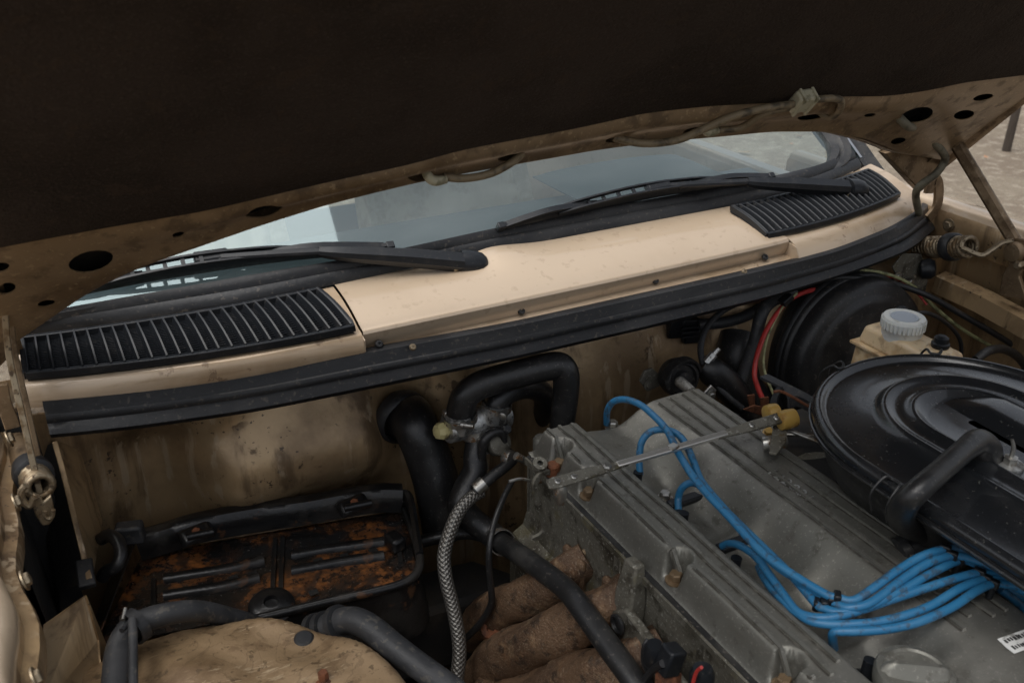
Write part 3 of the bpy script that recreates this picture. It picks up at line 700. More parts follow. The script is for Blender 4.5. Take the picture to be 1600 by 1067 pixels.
mk('clip_body', MB().box(hp(a[0], a[1], .018), (.030, .030, .018), rot), 'clip_cream', cl, bevel=.004)
for dx in (-.010, .010): mk('clip_rib', MB().box(hp(a[0]+dx, a[1], .019), (.004, .034, .021), rot), 'clip_cream', cl, bevel=.001)
for (px, py), lab in (((679, 274), 'pale nozzle elbow in a slot at the middle of the hood edge'), ((1106, 199), 'pale nozzle elbow in the hood slot over the right wiper')):
    x, s = UH(px, py)
    t = mk('nozzle_elbow', MB().tube([hp(x-.012, s+.006, -.008), hp(x-.008, s+.002, .004), hp(x, s-.001, .007), hp(x+.012, s, .007)], [.005, .006, .006, .005], 10, 4), 'clip_cream')
    tag(t, lab, 'nozzle')
# feed hose looping from the hood to the cowl on the right
pts = [hz(1405, 186, -.004), hz(1414, 189, .010)]+tr([(1432, 201), (1456, 220), (1474, 240), (1476, 252), (1462, 272), (1438, 290), (1431, 306), (1436, 334)], y=[-.03, -.02, -.01, -.005, .0, .015, .03, .045])
t = mk('washer_feed_hose', MB().tube(pts, .0068, 12, 6), 'olive_hose'); tag(t, 'grey green hose looping from a hood hole down to the right cowl corner', 'hose')

# ------------------------------------------------------------------ hinges
pl = [U(x, y, x=.765) for x, y in ((1585, 372), (1604, 375), (1604, 408), (1592, 432), (1604, 470), (1560, 462), (1566, 428), (1578, 410))]
hr = mk('hood_hinge', MB().prism(pl, (.008, 0, 0)), 'brown_steel', body, bevel=.002)
a, b = U(1489, 216, y=.0), U(1594, 392, x=.775)
mk('link_arm', MB().sweep([a, b], [(-.011, -.006), (-.011, .004), (-.006, .008), (.006, .008), (.011, .004), (.011, -.006)], up=(-1, -.3, .2), sm=1), 'brown_steel', hr, bevel=.002)
mk('pivot', MB().lathe(b+V(-.018, 0, 0), (-1, 0, 0), [(.018, -.016), (.018, 0), (.015, .004), (.006, .005)], 20), 'brown_steel', hr)
mk('pivot', MB().lathe(a+V(-.012, -.008, 0), (-1, -.4, 0), [(.013, -.012), (.013, 0), (.010, .003)], 18), 'brown_steel', hr)
mk('pin', MB().lathe(U(1592, 414, x=.757), (-1, 0, 0), [(.008, -.01), (.008, .004), (.005, .007)], 6), 'zinc_gold', hr)
# spring: real coil along the car
s0, s1 = U(1440, 385, x=.755), U(1520, 386, x=.735)
s0 = V(.765, .06, .905); s0 = U(1438, 386, x=.76); s1 = U(1516, 386, x=.72)
ax = (s1-s0); L = ax.length; ax.normalize(); e1 = ax.cross(V(0, 0, 1)).normalized(); e2 = ax.cross(e1)
turns = 15; R = .0165
co = [s0+ax*(L*i/(turns*14))+(e1*math.cos(2*PI*i/14)+e2*math.sin(2*PI*i/14))*R for i in range(turns*14+1)]
hk = tr([(1532, 399), (1548, 392), (1566, 380), (1584, 376)], x=[.72, .735, .75, .76])
mk('spring', MB().tube(co, .0042, 7, 1), 'zinc_gold', hr, smooth=60)
mk('spring_hook', MB().tube([co[-1]]+hk, .0045, 8, 4), 'zinc_gold', hr)
c = s0.lerp(s1, .66); mk('spring_sleeve', MB().lathe(c, ax, [(.0215, -.013), (.025, -.008), (.025, .008), (.0215, .013)], 24), 'rubber', hr)
# catch ring below the horn
rg = [U(a, b, y=.05) for a, b in ((1450, 302), (1455, 286), (1461, 280), (1466, 290), (1466, 312), (1461, 328), (1450, 342))]
mk('catch_hook', MB().sweep(rg, [(-.010, -.003), (-.010, .003), (.010, .003), (.010, -.003)], up=(0, 1, 0), sm=4), 'brown_steel', hr, bevel=.001)

lp = [U(x, y, y=-.075) for x, y in ((52, 772), (64, 776), (68, 785), (80, 774), (84, 790), (86, 808), (78, 820), (66, 822), (56, 806), (50, 790))]
hl = mk('hood_hinge', MB().prism(lp, (.0, .006, .0)), 'zinc_gold', body, bevel=.0015)
la = [U(6, 470, y=-.0), U(14, 555, y=.0), U(33, 640, y=-.02), U(52, 725, y=-.04), U(68, 795, y=-.055)]
mk('link_arm', MB().sweep(la, [(-.0035, -.003), (-.0035, .003), (.0035, .003), (.0035, -.003)], up=(0, -1, .3), sm=3), 'zinc_gold', hl, bevel=.001)
la2 = [p+V(.006, .02, -.002) for p in la[:4]]
mk('link_arm', MB().sweep(la2, [(-.003, -.003), (-.003, .003), (.003, .003), (.003, -.003)], up=(0, -1, .3), sm=3), 'brown_steel', hl, bevel=.001)
c = U(52, 742, y=-.02); ax = V(.15, -1, .12).normalized()
e1 = ax.cross(V(0, 0, 1)).normalized(); e2 = ax.cross(e1)
mk('spring_sleeve', MB().lathe(c, ax, [(.018, -.03), (.021, -.012), (.0225, 0), (.022, .006), (.019, .008)], 26), 'rubber', hl)
mk('spring_tube', MB().lathe(c-ax*.10, ax, [(.018, 0), (.019, .09)], 24), 'brown_steel', hl)
co = [c+ax*(.004+.034*i/84)+(e1*math.cos(2*PI*i/14)+e2*math.sin(2*PI*i/14))*.0135 for i in range(85)]
mk('spring', MB().tube(co, .0042, 7, 1), 'zinc_gold', hl, smooth=60)
hkp = tr([(40, 758), (33, 768), (36, 782), (46, 790), (54, 776)], y=-.075)
mk('spring_hook', MB().tube(hkp, .004, 8, 4), 'zinc_gold', hl)
mk('latch_slot', MB().tube(tr([(70, 798), (70, 806), (76, 810), (82, 806), (83, 796)], y=-.077), .0025, 8, 3), 'zinc_gold', hl)
mk('side_lever', MB().sweep(tr([(0, 600), (6, 630), (14, 650), (20, 668)], y=-.0), [(-.008, -.003), (-.008, .003), (.008, .003), (.008, -.003)], up=(0, -1, .2)), 'brown_steel', hl, bevel=.001)
mk('stay', MB().cyl(U(19, 646, y=.02), U(28, 628, y=.06), .004), 'zinc_gold', hl)

# ================================================================== COWL COVER, GRILLES, WIPERS
cov = thing('cowl_cover', 'smooth beige metal cover in the middle of the cowl between the black grilles', 'panel', (0, .05, .96))
n = 90; rows = []
for t in (1.02, .9, .75, .6, .45, .3, .15, .05): rows.append([cowl_bump(x, t)+V(0, 0, .0005) for x in xs(XL+.0015, XR-.0015, n)])
for t, dy, dz in ((.0, .0, .001), (.06, -.002, .0012), (.10, -.0035, -.0005), (.16, -.003, -.003), (.5, -.003, -.003), (1.0, -.001, -.0005)):
    rows.append([V(x, f_cr(x), ZC+.0005).lerp(V(x, f_cut(x), ZK), t)+V(0, dy, dz) for x in xs(XL+.0015, XR-.0015, n)])
rows.append([V(x, f_cut(x)+.004, ZK-.003) for x in xs(XL+.0015, XR-.0015, n)])
mk('panel', MB().loft(rows, thick=.0012), 'paint', cov, smooth=32)
for px, py in ((589, 532), (811, 481), (1020, 434), (1191, 398)):
    p = U(px, py, z=ZK+.008); p.y = p.y-.006; p.z -= .003
    screw(cov, p, (0, -.75, .65), .0058)
for px, py in ((644, 545), (1161, 427)):
    p = U(px, py, z=.958); screw(body, p+V(0, -.002, .003), (0, -.75, .65), .0048, 'zinc_gold')

def grille(name, label, qfl, qfr, qbr, qbl, n, crown, nmesh=22):
    g = thing(name, label, 'grille', (qfl+qfr)/2, 'air intake grilles on the cowl')
    def G(u, v, h=0):
        f = crom(qfl_c, 12) if False else None
        a = fc(u); b = bc(u); p = a.lerp(b, v); return p+V(0, 0, h+.004*math.sin(PI*v))
    def fc(u): return qfl.lerp(qfr, u)+V(0, crown[0]*4*u*(1-u), 0)
    def bc(u): return qbl.lerp(qbr, u)+V(0, crown[1]*4*u*(1-u), 0)
    # frame
    ring = [G(u, 0, .003) for u in xs(0, 1, 20)]+[G(1, v, .003) for v in xs(.1, .9, 6)]+[G(u, 1, .003) for u in xs(1, 0, 20)]+[G(0, v, .003) for v in xs(.9, .1, 6)]+[G(0, 0, .003)]
    mk('frame', MB().sweep(ring, [(-.0035, -.006), (-.0035, .0035), (.0035, .0035), (.0035, -.006)], sm=1), 'plastic_black', g, bevel=.001)
    mk('backing', MB().loft([[G(u, v, -.0055) for u in xs(0, 1, 24)] for v in xs(0, 1, 6)], thick=.002), 'void_black', g)
    ms = MB()
    for j in range(1, nmesh):
        v = j/nmesh
        P = [G(u, v, -.0025) for u in xs(.004, .996, n+1)]
        for i in range(n):
            a, b = P[i], P[i+1]; w = V(0, .0009, 0)
            ms.hexa([a-w, b-w, b+w, a+w], [p+V(0, 0, .0022) for p in (a-w, b-w, b+w, a+w)])
    for i in range(n):
        for k in range(1, 5):
            u = (i+k/5)/n; a, b = G(u, .03, -.0035), G(u, .97, -.0035); w = V(.0006, 0, 0)
            ms.hexa([a-w, b-w, b+w, a+w], [p+V(0, 0, .002) for p in (a-w, b-w, b+w, a+w)])
    kind(mk('mesh_screen', ms, 'plastic_black', g, smooth=0), 'stuff')
    jit = [random.uniform(-.0008, .0008) for _ in range(n+1)]
    for i in range(0, n+1):
        u = min(.996, max(.004, i/n)); sl = MB(); rws = []
        for v in xs(.015, .985, 7):
            p = G(u, v)+V(jit[i], 0, 0)
            rws.append([p+V(-.0050, 0, -.004), p+V(-.0012, 0, .0070), p+V(.0008, 0, .0078), p+V(.0014, 0, -.004)])
        sl.loft(rws, closed=True); sl.f.append((3, 2, 1, 0)); k = len(sl.v); sl.f.append((k-4, k-3, k-2, k-1))
        mk('slat', sl, 'plastic_black', g, smooth=30)
    return g
zf, zb = .991, 1.016
gl_ = grille('intake_grille', 'black slatted air intake grille on the left of the cowl', U(42, 588, z=zf), U(553, 514, z=zf), U(497, 456, z=zb), U(35, 533, z=zb), 25, (-.016, -.012))
gr_ = grille('intake_grille', 'black slatted air intake grille under the right wiper arm', U(1199, 370, z=zf), U(1404, 306, z=zf), U(1356, 269, z=zb), U(1143, 327, z=zb), 24, (-.016, -.010))
mk('clip', MB().box(U(1218, 321, z=1.0)+V(0, 0, .002), (.012, .008, .006)), 'plastic_black', gr_, bevel=.0015)

# --- wipers, lying on the glass
GN = V(0, -math.sin(GA), math.cos(GA)); G0 = V(0, .13, 1.030)
def ug(px, py, h): return UP(px, py, G0+GN*h, GN)
def wiper(label, piv, arm, mount, blade, cap_dir):
    w_ = thing('wiper', label, 'wiper', piv, 'windshield wipers')
    # arm: broad channel near the spindle, thinner rod toward the blade
    pr = [(-1, -.7), (-1, .35), (-.55, 1), (.55, 1), (1, .35), (1, -.7)]
    mk('arm', MB().sweep(arm[:4], pr, up=GN, scale=[(.0135, .0115), (.0125, .011), (.0095, .008), (.007, .0055)], sm=5), 'plastic_black', w_, smooth=35)
    mk('arm_rod', MB().sweep(arm[3:], pr, up=GN, scale=[(.0055, .004), (.005, .0032)], sm=4), 'plastic_black', w_, smooth=35)
    c = piv; d = (arm[1]-arm[0]).normalized(); up = GN; sd_ = d.cross(up).normalized()
    cap = MB(); rws = []
    for q, sc_ in ((-.024, .25), (-.021, .62), (-.014, .92), (-.004, 1.05), (.008, 1.05), (.018, 1.0)):
        rws.append([c+d*q+sd_*((.0178*sc_)*math.cos(an))+up*(.0155*sc_*math.sin(an)+.001) for an in xs(0, 2*PI*15/16, 16)])
    cap.loft(rws, closed=True); cap.f.append(tuple(range(15, -1, -1))); k = len(cap.v); cap.f.append(tuple(range(k-16, k)))
    mk('spindle_cap', cap, 'plastic_black', w_, smooth=50)
    mk('spindle', MB().cyl(c-V(0, -.01, .05), c, .008), 'steel', w_)
    mk('pin', MB().lathe(c+d*.030-up*.004-sd_*0+V(0, -.012, -.004), (0, -1, 0), [(.0045, 0), (.0045, .004), (.003, .005)], 10), 'zinc_gold', w_)
    bl = mk('blade', MB().sweep([p+GN*.004 for p in blade], [(-.0028, -.003), (-.0028, .003), (.0028, .003), (.0028, -.003)], up=GN, sm=5), 'plastic_black', w_)
    mk('rubber_strip', MB().sweep([p-GN*.006 for p in blade], [(-.0016, -.008), (-.0022, .006), (.0022, .006), (.0016, -.008)], up=GN, sm=5), 'rubber', bl)
    # primary yoke with openings, two secondary yokes
    B = crom(blade, 8); nb = len(B)
    def at(t, h=0): i = t*(nb-1); k = min(nb-2, int(i)); return B[k].lerp(B[k+1], i-k)+GN*h
    yo = MB()
    side = GN.cross((blade[-1]-blade[0]).normalized()).normalized()
    for sgn in (-1, 1):
        yo.sweep([at(.22, .006)+side*.0055*sgn, at(.32, .013)+side*.0065*sgn, at(.5, .018)+side*.007*sgn, at(.68, .013)+side*.0065*sgn, at(.78, .006)+side*.0055*sgn], [(-.0014, -.0035), (-.0014, .0035), (.0014, .0035), (.0014, -.0035)], up=GN, sm=4)
    for t in xs(.23, .77, 12):
        h = .018-.05*abs(t-.5)*1.0
        yo.box(at(t, h-.0), (.005, .014, .004), Matrix(((blade[-1]-blade[0]).normalized(), side, GN)).transposed())
    mk('yoke', yo, 'plastic_black', bl, smooth=30)
    for a, b in ((.02, .36), (.64, .98)):
        m_ = (a+b)/2
        mk('yoke_arm', MB().sweep([at(a, .004), at(a+.08, .010), at(m_, .0145), at(b-.08, .010), at(b, .004)], [(-.0045, -.003), (-.0045, .0025), (.0045, .0025), (.0045, -.003)], up=GN, sm=4), 'plastic_black', bl, smooth=30)
    for t in (.005, .995):
        mk('end_clip', MB().box(at(t, .002), (.012, .011, .012), Matrix(((blade[-1]-blade[0]).normalized(), side, GN)).transposed()), 'plastic_black', bl, bevel=.0015)
    mk('blade_mount', MB().box(mount, (.045, .017, .014), Matrix(((blade[-1]-blade[0]).normalized(), side, GN)).transposed()), 'plastic_black', bl, bevel=.003)
    return w_
H = .030
wiper('black wiper pointing left from the middle of the cowl, over the left grille', ug(738, 411, H*.4),
      [ug(722, 409, H*.6), ug(640, 402, H*.8), ug(540, 396, H), ug(498, 393, H), ug(420, 397, H), ug(345, 402, H*.9)], ug(330, 402, .022),
      [ug(612, 386, .012), ug(500, 393, .012), ug(400, 404, .012), ug(300, 419, .012), ug(210, 434, .012), ug(140, 448, .012), ug(60, 466, .012)], 0)
wiper('black wiper lying across the right half of the glass, spindle over the right grille', ug(1338, 296, H*.4),
      [ug(1322, 293, H*.7), ug(1250, 289, H), ug(1190, 286, H*1.1), ug(1168, 284, H*1.1), ug(1100, 287, H), ug(1044, 290, H*.9)], ug(1028, 292, .024),
      [ug(1205, 277, .012), ug(1130, 285, .012), ug(1040, 298, .012), ug(950, 316, .012), ug(860, 336, .012), ug(780, 356, .012)], 0)

# ================================================================== ENGINE
eng = thing('engine', 'grey alloy straight engine with ribbed twin cam cover in the middle of the bay', 'engine', (0, -.45, .42))
ZT = .83; PLUGS = [-.125, -.225, -.325, -.425, -.525, -.625]
BOLTS_L = [-.153, -.229, -.415, -.593, -.77]
def cov_z(x, y):
    lb = sstep(-.142, -.126, x)*(1-sstep(-.078, -.066, x))
    rbk = sstep(-.008, .058, x)*(1-sstep(.134, .158, x))
    vy = sstep(-.225, -.165, y); fy = sstep(-.60, -.665, y)
    floor = .768+.016*sum(math.exp(-((y-p-.05)/.022)**2) for p in PLUGS)*sstep(-.075, -.03, x)
    floor += .012*sum(math.exp(-((y-p)/.020)**2-((x+.035)/.022)**2) for p in PLUGS[1:])
    mid = floor*(1-vy)*(1-fy)+(.812-.012*math.exp(-((x+.01)/.04)**2))*vy+(.822)*fy*(1-vy)
    z = mid
    edgeL = .786; edgeR = .788
    if x < -.10: z = edgeL+(ZT-edgeL)*lb
    elif x > .10: z = edgeR+(ZT-edgeR)*rbk
    else: z = mid+(ZT-mid)*max(lb if x < -.03 else 0, rbk if x > -.03 else 0)
    # rounded rear edge
    e = sstep(-.094, -.112, y); z = .79+(z-.79)*(e**.6)
    for yb in BOLTS_L:                                    # bolt pockets on the left shoulder
        d = math.hypot((y-yb)/.0145, max(0, x+.126)/.014)
        k = 1-sstep(.75, 1.15, d); z = z*(1-k)+min(z, .796)*k
        z += .003*math.exp(-((y-yb)/.014)**2-((x+.108)/.010)**2)
    z += .0006*math.sin(x*60+y*33)
    return z
gx = sorted(set([round(v, 5) for v in list(np.arange(-.143, -.062, .002))+list(np.arange(-.062, .13, .003))+list(np.arange(.13, .1585, .002))]))
gy = [round(v, 5) for v in list(np.arange(-.094, -.12, -.0015))+list(np.arange(-.12, -.92, -.003))]
rows = [[V(x, y, cov_z(x, y)) for x in gx] for y in gy]
mk('cam_cover', MB().loft(rows[::-1], thick=.004), 'cast_alloy', eng, smooth=60)
# ribs standing on the cover
for x, y0, y1 in ((-.1225, -.112, -.622), (-.104, -.110, -.627), (-.086, -.114, -.617), (.058, -.122, -.645), (.080, -.120, -.634), (.103, -.118, -.235), (.103, -.345, -.645), (.1225, -.115, -.645)):
    k = MB(); rr_ = []
    for y in xs(y0, y1, 24):
        z = cov_z(x, y); rr_.append([V(x-.0026, y, z-.002), V(x-.0021, y, z+.0034), V(x+.0021, y, z+.0034), V(x+.0026, y, z-.002)])
    k.loft(rr_, closed=True); k.f.append((3, 2, 1, 0)); q = len(k.v); k.f.append((q-4, q-3, q-2, q-1))
    rb = mk('rib', k, 'cast_alloy', eng, smooth=30)
    mk('rib_shade_line', MB().loft([[V(x-.0046, y, cov_z(x-.0046, y)+.0005), V(x-.0024, y, cov_z(x-.0024, y)+.0008)] for y in xs(y0, y1, 40)]), 'rib_shade', rb, smooth=0)  # dark strip paints the shaded left side of the rib
    z = cov_z(x, y1); mk('rib_end', MB().hexa([V(x-.0024, y1-.0012, z-.001), V(x+.0024, y1-.0012, z-.001), V(x+.0024, y1, z-.001), V(x-.0024, y1, z-.001)], [V(x-.0019, y1-.0006, z+.0024), V(x+.0019, y1-.0006, z+.0024), V(x+.0019, y1+.002, z+.0024), V(x-.0019, y1+.002, z+.0024)]), 'worn_metal', rb, smooth=0)  # pale end: worn metal plus the light it catches, put into the colour
# casting number
cu = bpy.data.curves.new('number', 'FONT'); cu.body = '122831'; cu.size = .021; cu.extrude = .0007; cu.space_character = 1.25; cu.resolution_u = 3; cu.align_x = 'CENTER'; cu.align_y = 'CENTER'
to = bpy.data.objects.new('number', cu); COL.objects.link(to); bpy.context.view_layer.update()
me = bpy.data.meshes.new_from_object(to.evaluated_get(bpy.context.evaluated_depsgraph_get())); bpy.data.objects.remove(to)
me.materials.append(MATS['bright_alloy']); no = bpy.data.objects.new('casting_number', me); COL.objects.link(no); no.parent = eng
a_ = U(1212, 742, z=ZT); b_ = U(1258, 775, z=ZT); c_ = (a_+b_)/2
no.location = V(c_.x, c_.y, cov_z(c_.x, c_.y)+.0013)-WORLD['engine']; no.rotation_euler = (0, 0, -PI/2)
# bolts in the pockets and along the valley
for yb in BOLTS_L:
    bolt(eng, (-.128, yb, .7955), (0, 0, 1), .0078, 'brown_steel', h=.012)
for px, py, z in ((1040, 762, .80), (958, 652, .812), (1345, 950, .80)):
    p = U(px, py, z=z); bolt(eng, (p.x, p.y, cov_z(p.x, p.y)), (0, 0, 1), .0075, 'steel', h=.012)
for px, py in ((1085, 606), (1520, 944), (846, 660)):
    p = U(px, py, z=.82); q = MB().lathe(V(p.x, p.y, min(.815, cov_z(p.x, p.y)-.004)), (0, 0, 1), [(.012, -.02), (.012, .006), (.009, .011), (.003, .012)], 20); mk('boss', q, 'cast_alloy', eng)
# plug wells: dark recessed ovals round each spark plug
for i, y in enumerate(PLUGS[1:]):
    p = V(-.052, y, cov_z(-.052, y)+.001)
    w_ = mk('plug_well', MB().lathe(p, (.05, 0, 1), [(.019, -.004), (.019, .002), (.0165, .003), (.015, -.002), (.0, -.0025)], 24, cap=False), 'satin_black', eng)
    mk('plug_boot', MB().lathe(p, (.1, .0, 1), [(.0085, -.002), (.0085, .010), (.0065, .014), (.0065, .030)], 16), 'plastic_black', w_)
# plug tray seen dark in the valley
for y0 in (-.37, -.27):
    mk('valley_trough', MB().box((-.012, y0-.012, cov_z(-.012, y0-.012)+.002), (.055, .016, .008)), 'plastic_black', eng, bevel=.003)
# right-hand lower shelf and lugs
for y, s_ in ((-.235, 1), (-.46, 1.4), (-.50, 1.2)):
    mk('lug', MB().lathe(V(.163, y, .775), (0, 0, 1), [(.022*s_, -.03), (.022*s_, .012), (.018*s_, .018), (.004, .019)], 22), 'head_alloy', eng)
# oil filler cap
oc = U(1432, 1046, z=.842); oc = V(oc.x, oc.y, .826)
cap = mk('oil_cap', MB().lathe(oc, (0, 0, 1), [(.037, -.004), (.0375, .002), (.0375, .010), (.0355, .0135), (.030, .0145), (.028, .0125), (.012, .011), (.001, .011)], 48), 'cast_alloy', eng)
wg = []
dirx = V(math.cos(-.62), math.sin(-.62), 0); diry = V(-dirx.y, dirx.x, 0)
for q in xs(-1, 1, 13):
    h = .014*(1-abs(q)**4)**.5+.001; b = .0075*(1-.25*q*q)
    wg.append([oc+dirx*(q*.0345)+diry*(b*u)+V(0, 0, .010+h*zz_) for u, zz_ in ((-1.5, 0), (-.8, .55), (-.35, .95), (.35, .95), (.8, .55), (1.5, 0))])
k = MB().loft(wg); mk('grip', k, 'cast_alloy', cap, smooth=60)
# paper label at the front
la = U(1572, 1010, z=.832); lb_ = U(1640, 985, z=.832); d = (lb_-la).normalized(); n_ = V(-d.y, d.x, 0)
lz = lambda p: V(p.x, p.y, cov_z(min(p.x, .13), p.y)+.0016)
st_ = mk('sticker', MB().prism([lz(la+n_*.011), lz(la-n_*.001+d*-.001), lz(la-n_*.010), lz(la+d*.07-n_*.010), lz(la+d*.07+n_*.011)], (0, 0, .0006)), 'sticker', eng, smooth=0)
ik = MB()
for row in (.0055, -.0045):
    q = .004
    while q < .064:
        wv = random.uniform(.0012, .003); ik.box(lz(la+d*(q+wv/2)+n_*(row+random.uniform(-.0006, .0006)))+V(0, 0, .0008), (wv, random.uniform(.0035, .0055), .0003), Matrix((d, n_, V(0, 0, 1))).transposed()); q += wv+random.uniform(.0008, .002)
mk('print', ik, 'ink', st_, smooth=0)
# cylinder head wall on the exhaust side
rows = []
for x, z in ((-.1475, .7865), (-.1475, .779), (-.1415, .777), (-.1405, .740), (-.142, .700), (-.150, .672), (-.166, .662), (-.170, .650), (-.170, .56), (-.17, .45)):
    rows.append([V(x-.0012*math.sin(y*40)*math.sin(z*60), y, z) for y in xs(-.098, -.92, 90)])
mk('cylinder_head', MB().loft(rows, thick=.004), 'head_alloy', eng, smooth=35)
mk('gasket', MB().box((-.1445, -.505, .7865), (.007, .815, .0022)), 'satin_black', eng)
rows = [[V(x, -.098, z) for x in xs(-.147, .155, 8)] for z in (.786, .70, .55, .45)]
mk('rear_plate', MB().loft(rows, thick=.004), 'head_alloy', eng)
rows = [[V(x, y, z) for y in xs(-.098, -.92, 30)] for x, z in ((.158, .786), (.160, .75), (.175, .70), (.18, .45))]
mk('intake_side', MB().loft(rows, thick=.004), 'head_alloy', eng)
# vertical ribs and the bolted bracket with its eye
for px in (968, 1100, 1205):
    p = U(px, 862+ (px-968)*.98, x=-.142); k = MB()
    k.hexa([p+V(-.004, -.008, -.13), p+V(-.004, .008, -.13), p+V(.004, .008, -.13), p+V(.004, -.008, -.13)], [V(p.x-.003, p.y-.008, .772), V(p.x-.003, p.y+.008, .772), V(p.x+.004, p.y+.008, .772), V(p.x+.004, p.y-.008, .772)])
    mk('stiffener', k, 'head_alloy', eng, bevel=.002)
bq = [U(a, b, x=-.165) for a, b in ((976, 955), (1000, 935), (1012, 985), (1002, 1012), (985, 1000))]
bc_ = U(987, 950, x=-.155)
mk('lifting_post', MB().sweep([bc_+V(0, 0, .07), bc_+V(-.002, 0, .02), bc_+V(-.006, 0, -.06)], [(-.014, -.010), (-.014, .008), (.012, .010), (.014, -.008)], up=(1, 0, 0), scale=[(.8, .8), (1.15, 1.3), (1.2, 1.3)], sm=3), 'head_alloy', eng, bevel=.003)
lg_ = [U(a, b, x=-.176) for a, b in ((950, 955), (975, 952), (1010, 1000), (1060, 1067), (1100, 1120), (1020, 1120), (960, 1020), (945, 975))]
mk('flange', MB().prism(lg_, (.012, .0, .0)), 'head_alloy', eng, bevel=.003)
mk('flange_hole', MB().lathe(U(965, 975, x=-.179), (-1, 0, 0), [(.013, -.001), (.013, .002), (.010, .003), (.009, -.001), (0, -.001)], 20, cap=False), 'satin_black', eng)
# sensors and plugs low on the near side
sn = thing('coolant_sensor', 'black round sensor with loop wire low on the near engine side', 'sensor', U(1022, 1040, x=-.19), 'sensors on the engine side')
p = U(1021, 1008, x=-.195)
mk('cap', MB().lathe(p+V(0, 0, -.026), (0, -.1, 1), [(.009, 0), (.0115, .006), (.0115, .024), (.009, .030), (.004, .030)], 20), 'plastic_black', sn)
mk('wire', MB().tube(tr([(1012, 998), (1006, 1010), (1005, 1035), (1016, 1058), (1026, 1085)], x=[-.195, -.20, -.20, -.195, -.19]), .0024, 8, 5), 'wire_black', sn)
sn = thing('temperature_switch', 'square black plug with branching wires beside the round sensor', 'sensor', U(1045, 1060, x=-.185), 'sensors on the engine side')
p = U(1047, 1030, x=-.188); mk('connector', MB().box(p, (.022, .022, .032), Matrix.Rotation(.3, 3, 'Y')), 'plastic_black', sn, bevel=.003)
mk('wire', MB().tube(tr([(1036, 1036), (1020, 1046), (1006, 1066), (998, 1090)], x=-.20), .0045, 8, 5), 'wire_black', sn)
mk('base', MB().lathe(p+V(0, 0, -.04), (0, 0, 1), [(.014, -.03), (.014, .02), (.010, .026)], 6), 'rust_orange', sn)
sn = thing('pressure_switch', 'black cylinder switch with a pinkish wire near the bottom edge', 'sensor', U(1098, 1100, x=-.18), 'sensors on the engine side')
p = U(1098, 1046, x=-.185); mk('cap', MB().lathe(p+V(0, 0, -.04), (0, 0, 1), [(.013, 0), (.013, .034), (.010, .042), (.004, .043)], 18), 'plastic_black', sn)
mk('wire', MB().tube(tr([(1096, 1042), (1088, 1050), (1082, 1070), (1078, 1095)], x=-.20), .002, 8, 5), 'wire_red', sn)

# ------------------------------------------------------------------ exhaust manifold
mf = thing('exhaust_manifold', 'rusty brown cast exhaust manifold with three branches below the cam cover', 'manifold', (-.25, -.25, .45))
def branch(pts, r, nm='branch'):
    k = MB().tube(pts, r, 30, 12); n = len(k.v)
    P = crom(pts, 12)
    for i, p in enumerate(k.v):
        c = P[min(i//30, len(P)-1)]; d = p-c; an = i % 30
        f = 1+.07*math.sin(p.x*70+p.y*45)*math.sin(p.z*60+1)+.03*math.sin(p.y*170+p.x*90)+(.10 if an in (7, 8, 22, 23) else 0)+random.uniform(-.012, .012)
        k.v[i] = c+d*f
    return mk(nm, k, 'rust', mf, smooth=60)
b1 = [U(922, 872, x=-.135), U(890, 893, x=-.16), U(850, 922, x=-.185), U(775, 958, x=-.215), U(715, 1002, x=-.235), U(690, 1075, x=-.245)]
branch(b1, [.026, .026, .029, .032, .033, .032])
b2 = [U(990, 922, x=-.135), U(952, 945, x=-.165), U(905, 972, x=-.19), U(835, 1008, x=-.22), U(775, 1042, x=-.24), U(735, 1110, x=-.25)]
branch(b2, [.026, .026, .030, .035, .037, .037])
b3 = [U(1040, 1012, x=-.14), U(1000, 1035, x=-.17), U(950, 1060, x=-.195), U(880, 1085, x=-.215), U(800, 1105, x=-.235), U(760, 1170, x=-.25)]
branch(b3, [.030, .033, .040, .046, .05, .045])
for bb_, o_ in ((b1, (.006, -.006, .030)), (b2, (.006, -.006, .034))):
    mk('casting_seam', MB().tube([p+V(*o_)*(.75+.06*i) for i, p in enumerate(bb_[:5])], [.004, .005, .0055, .005], 8, 6), 'rust', mf)
mk('collector', MB().lathe(U(800, 1095, x=-.245), (-.2, .3, -1), [(.035, -.02), (.056, 0), (.062, .05), (.058, .12), (.05, .2)], 28), 'rust', mf, smooth=60)
for px, py, x in ((768, 985, -.235), (888, 1000, -.185)):
    p = U(px, py, x=x); mk('lug', MB().lathe(p, (-.3, -.3, 1), [(.014, -.03), (.014, .006), (.010, .009), (.006, .009), (.005, .004), (0, .004)], 16), 'rust_orange', mf)
for px, py in ((897, 890), (960, 942), (1008, 1030)):
    p = U(px, py, x=-.156); mk('port_flange', MB().box(p, (.012, .050, .056)), 'rust', mf, bevel=.006)

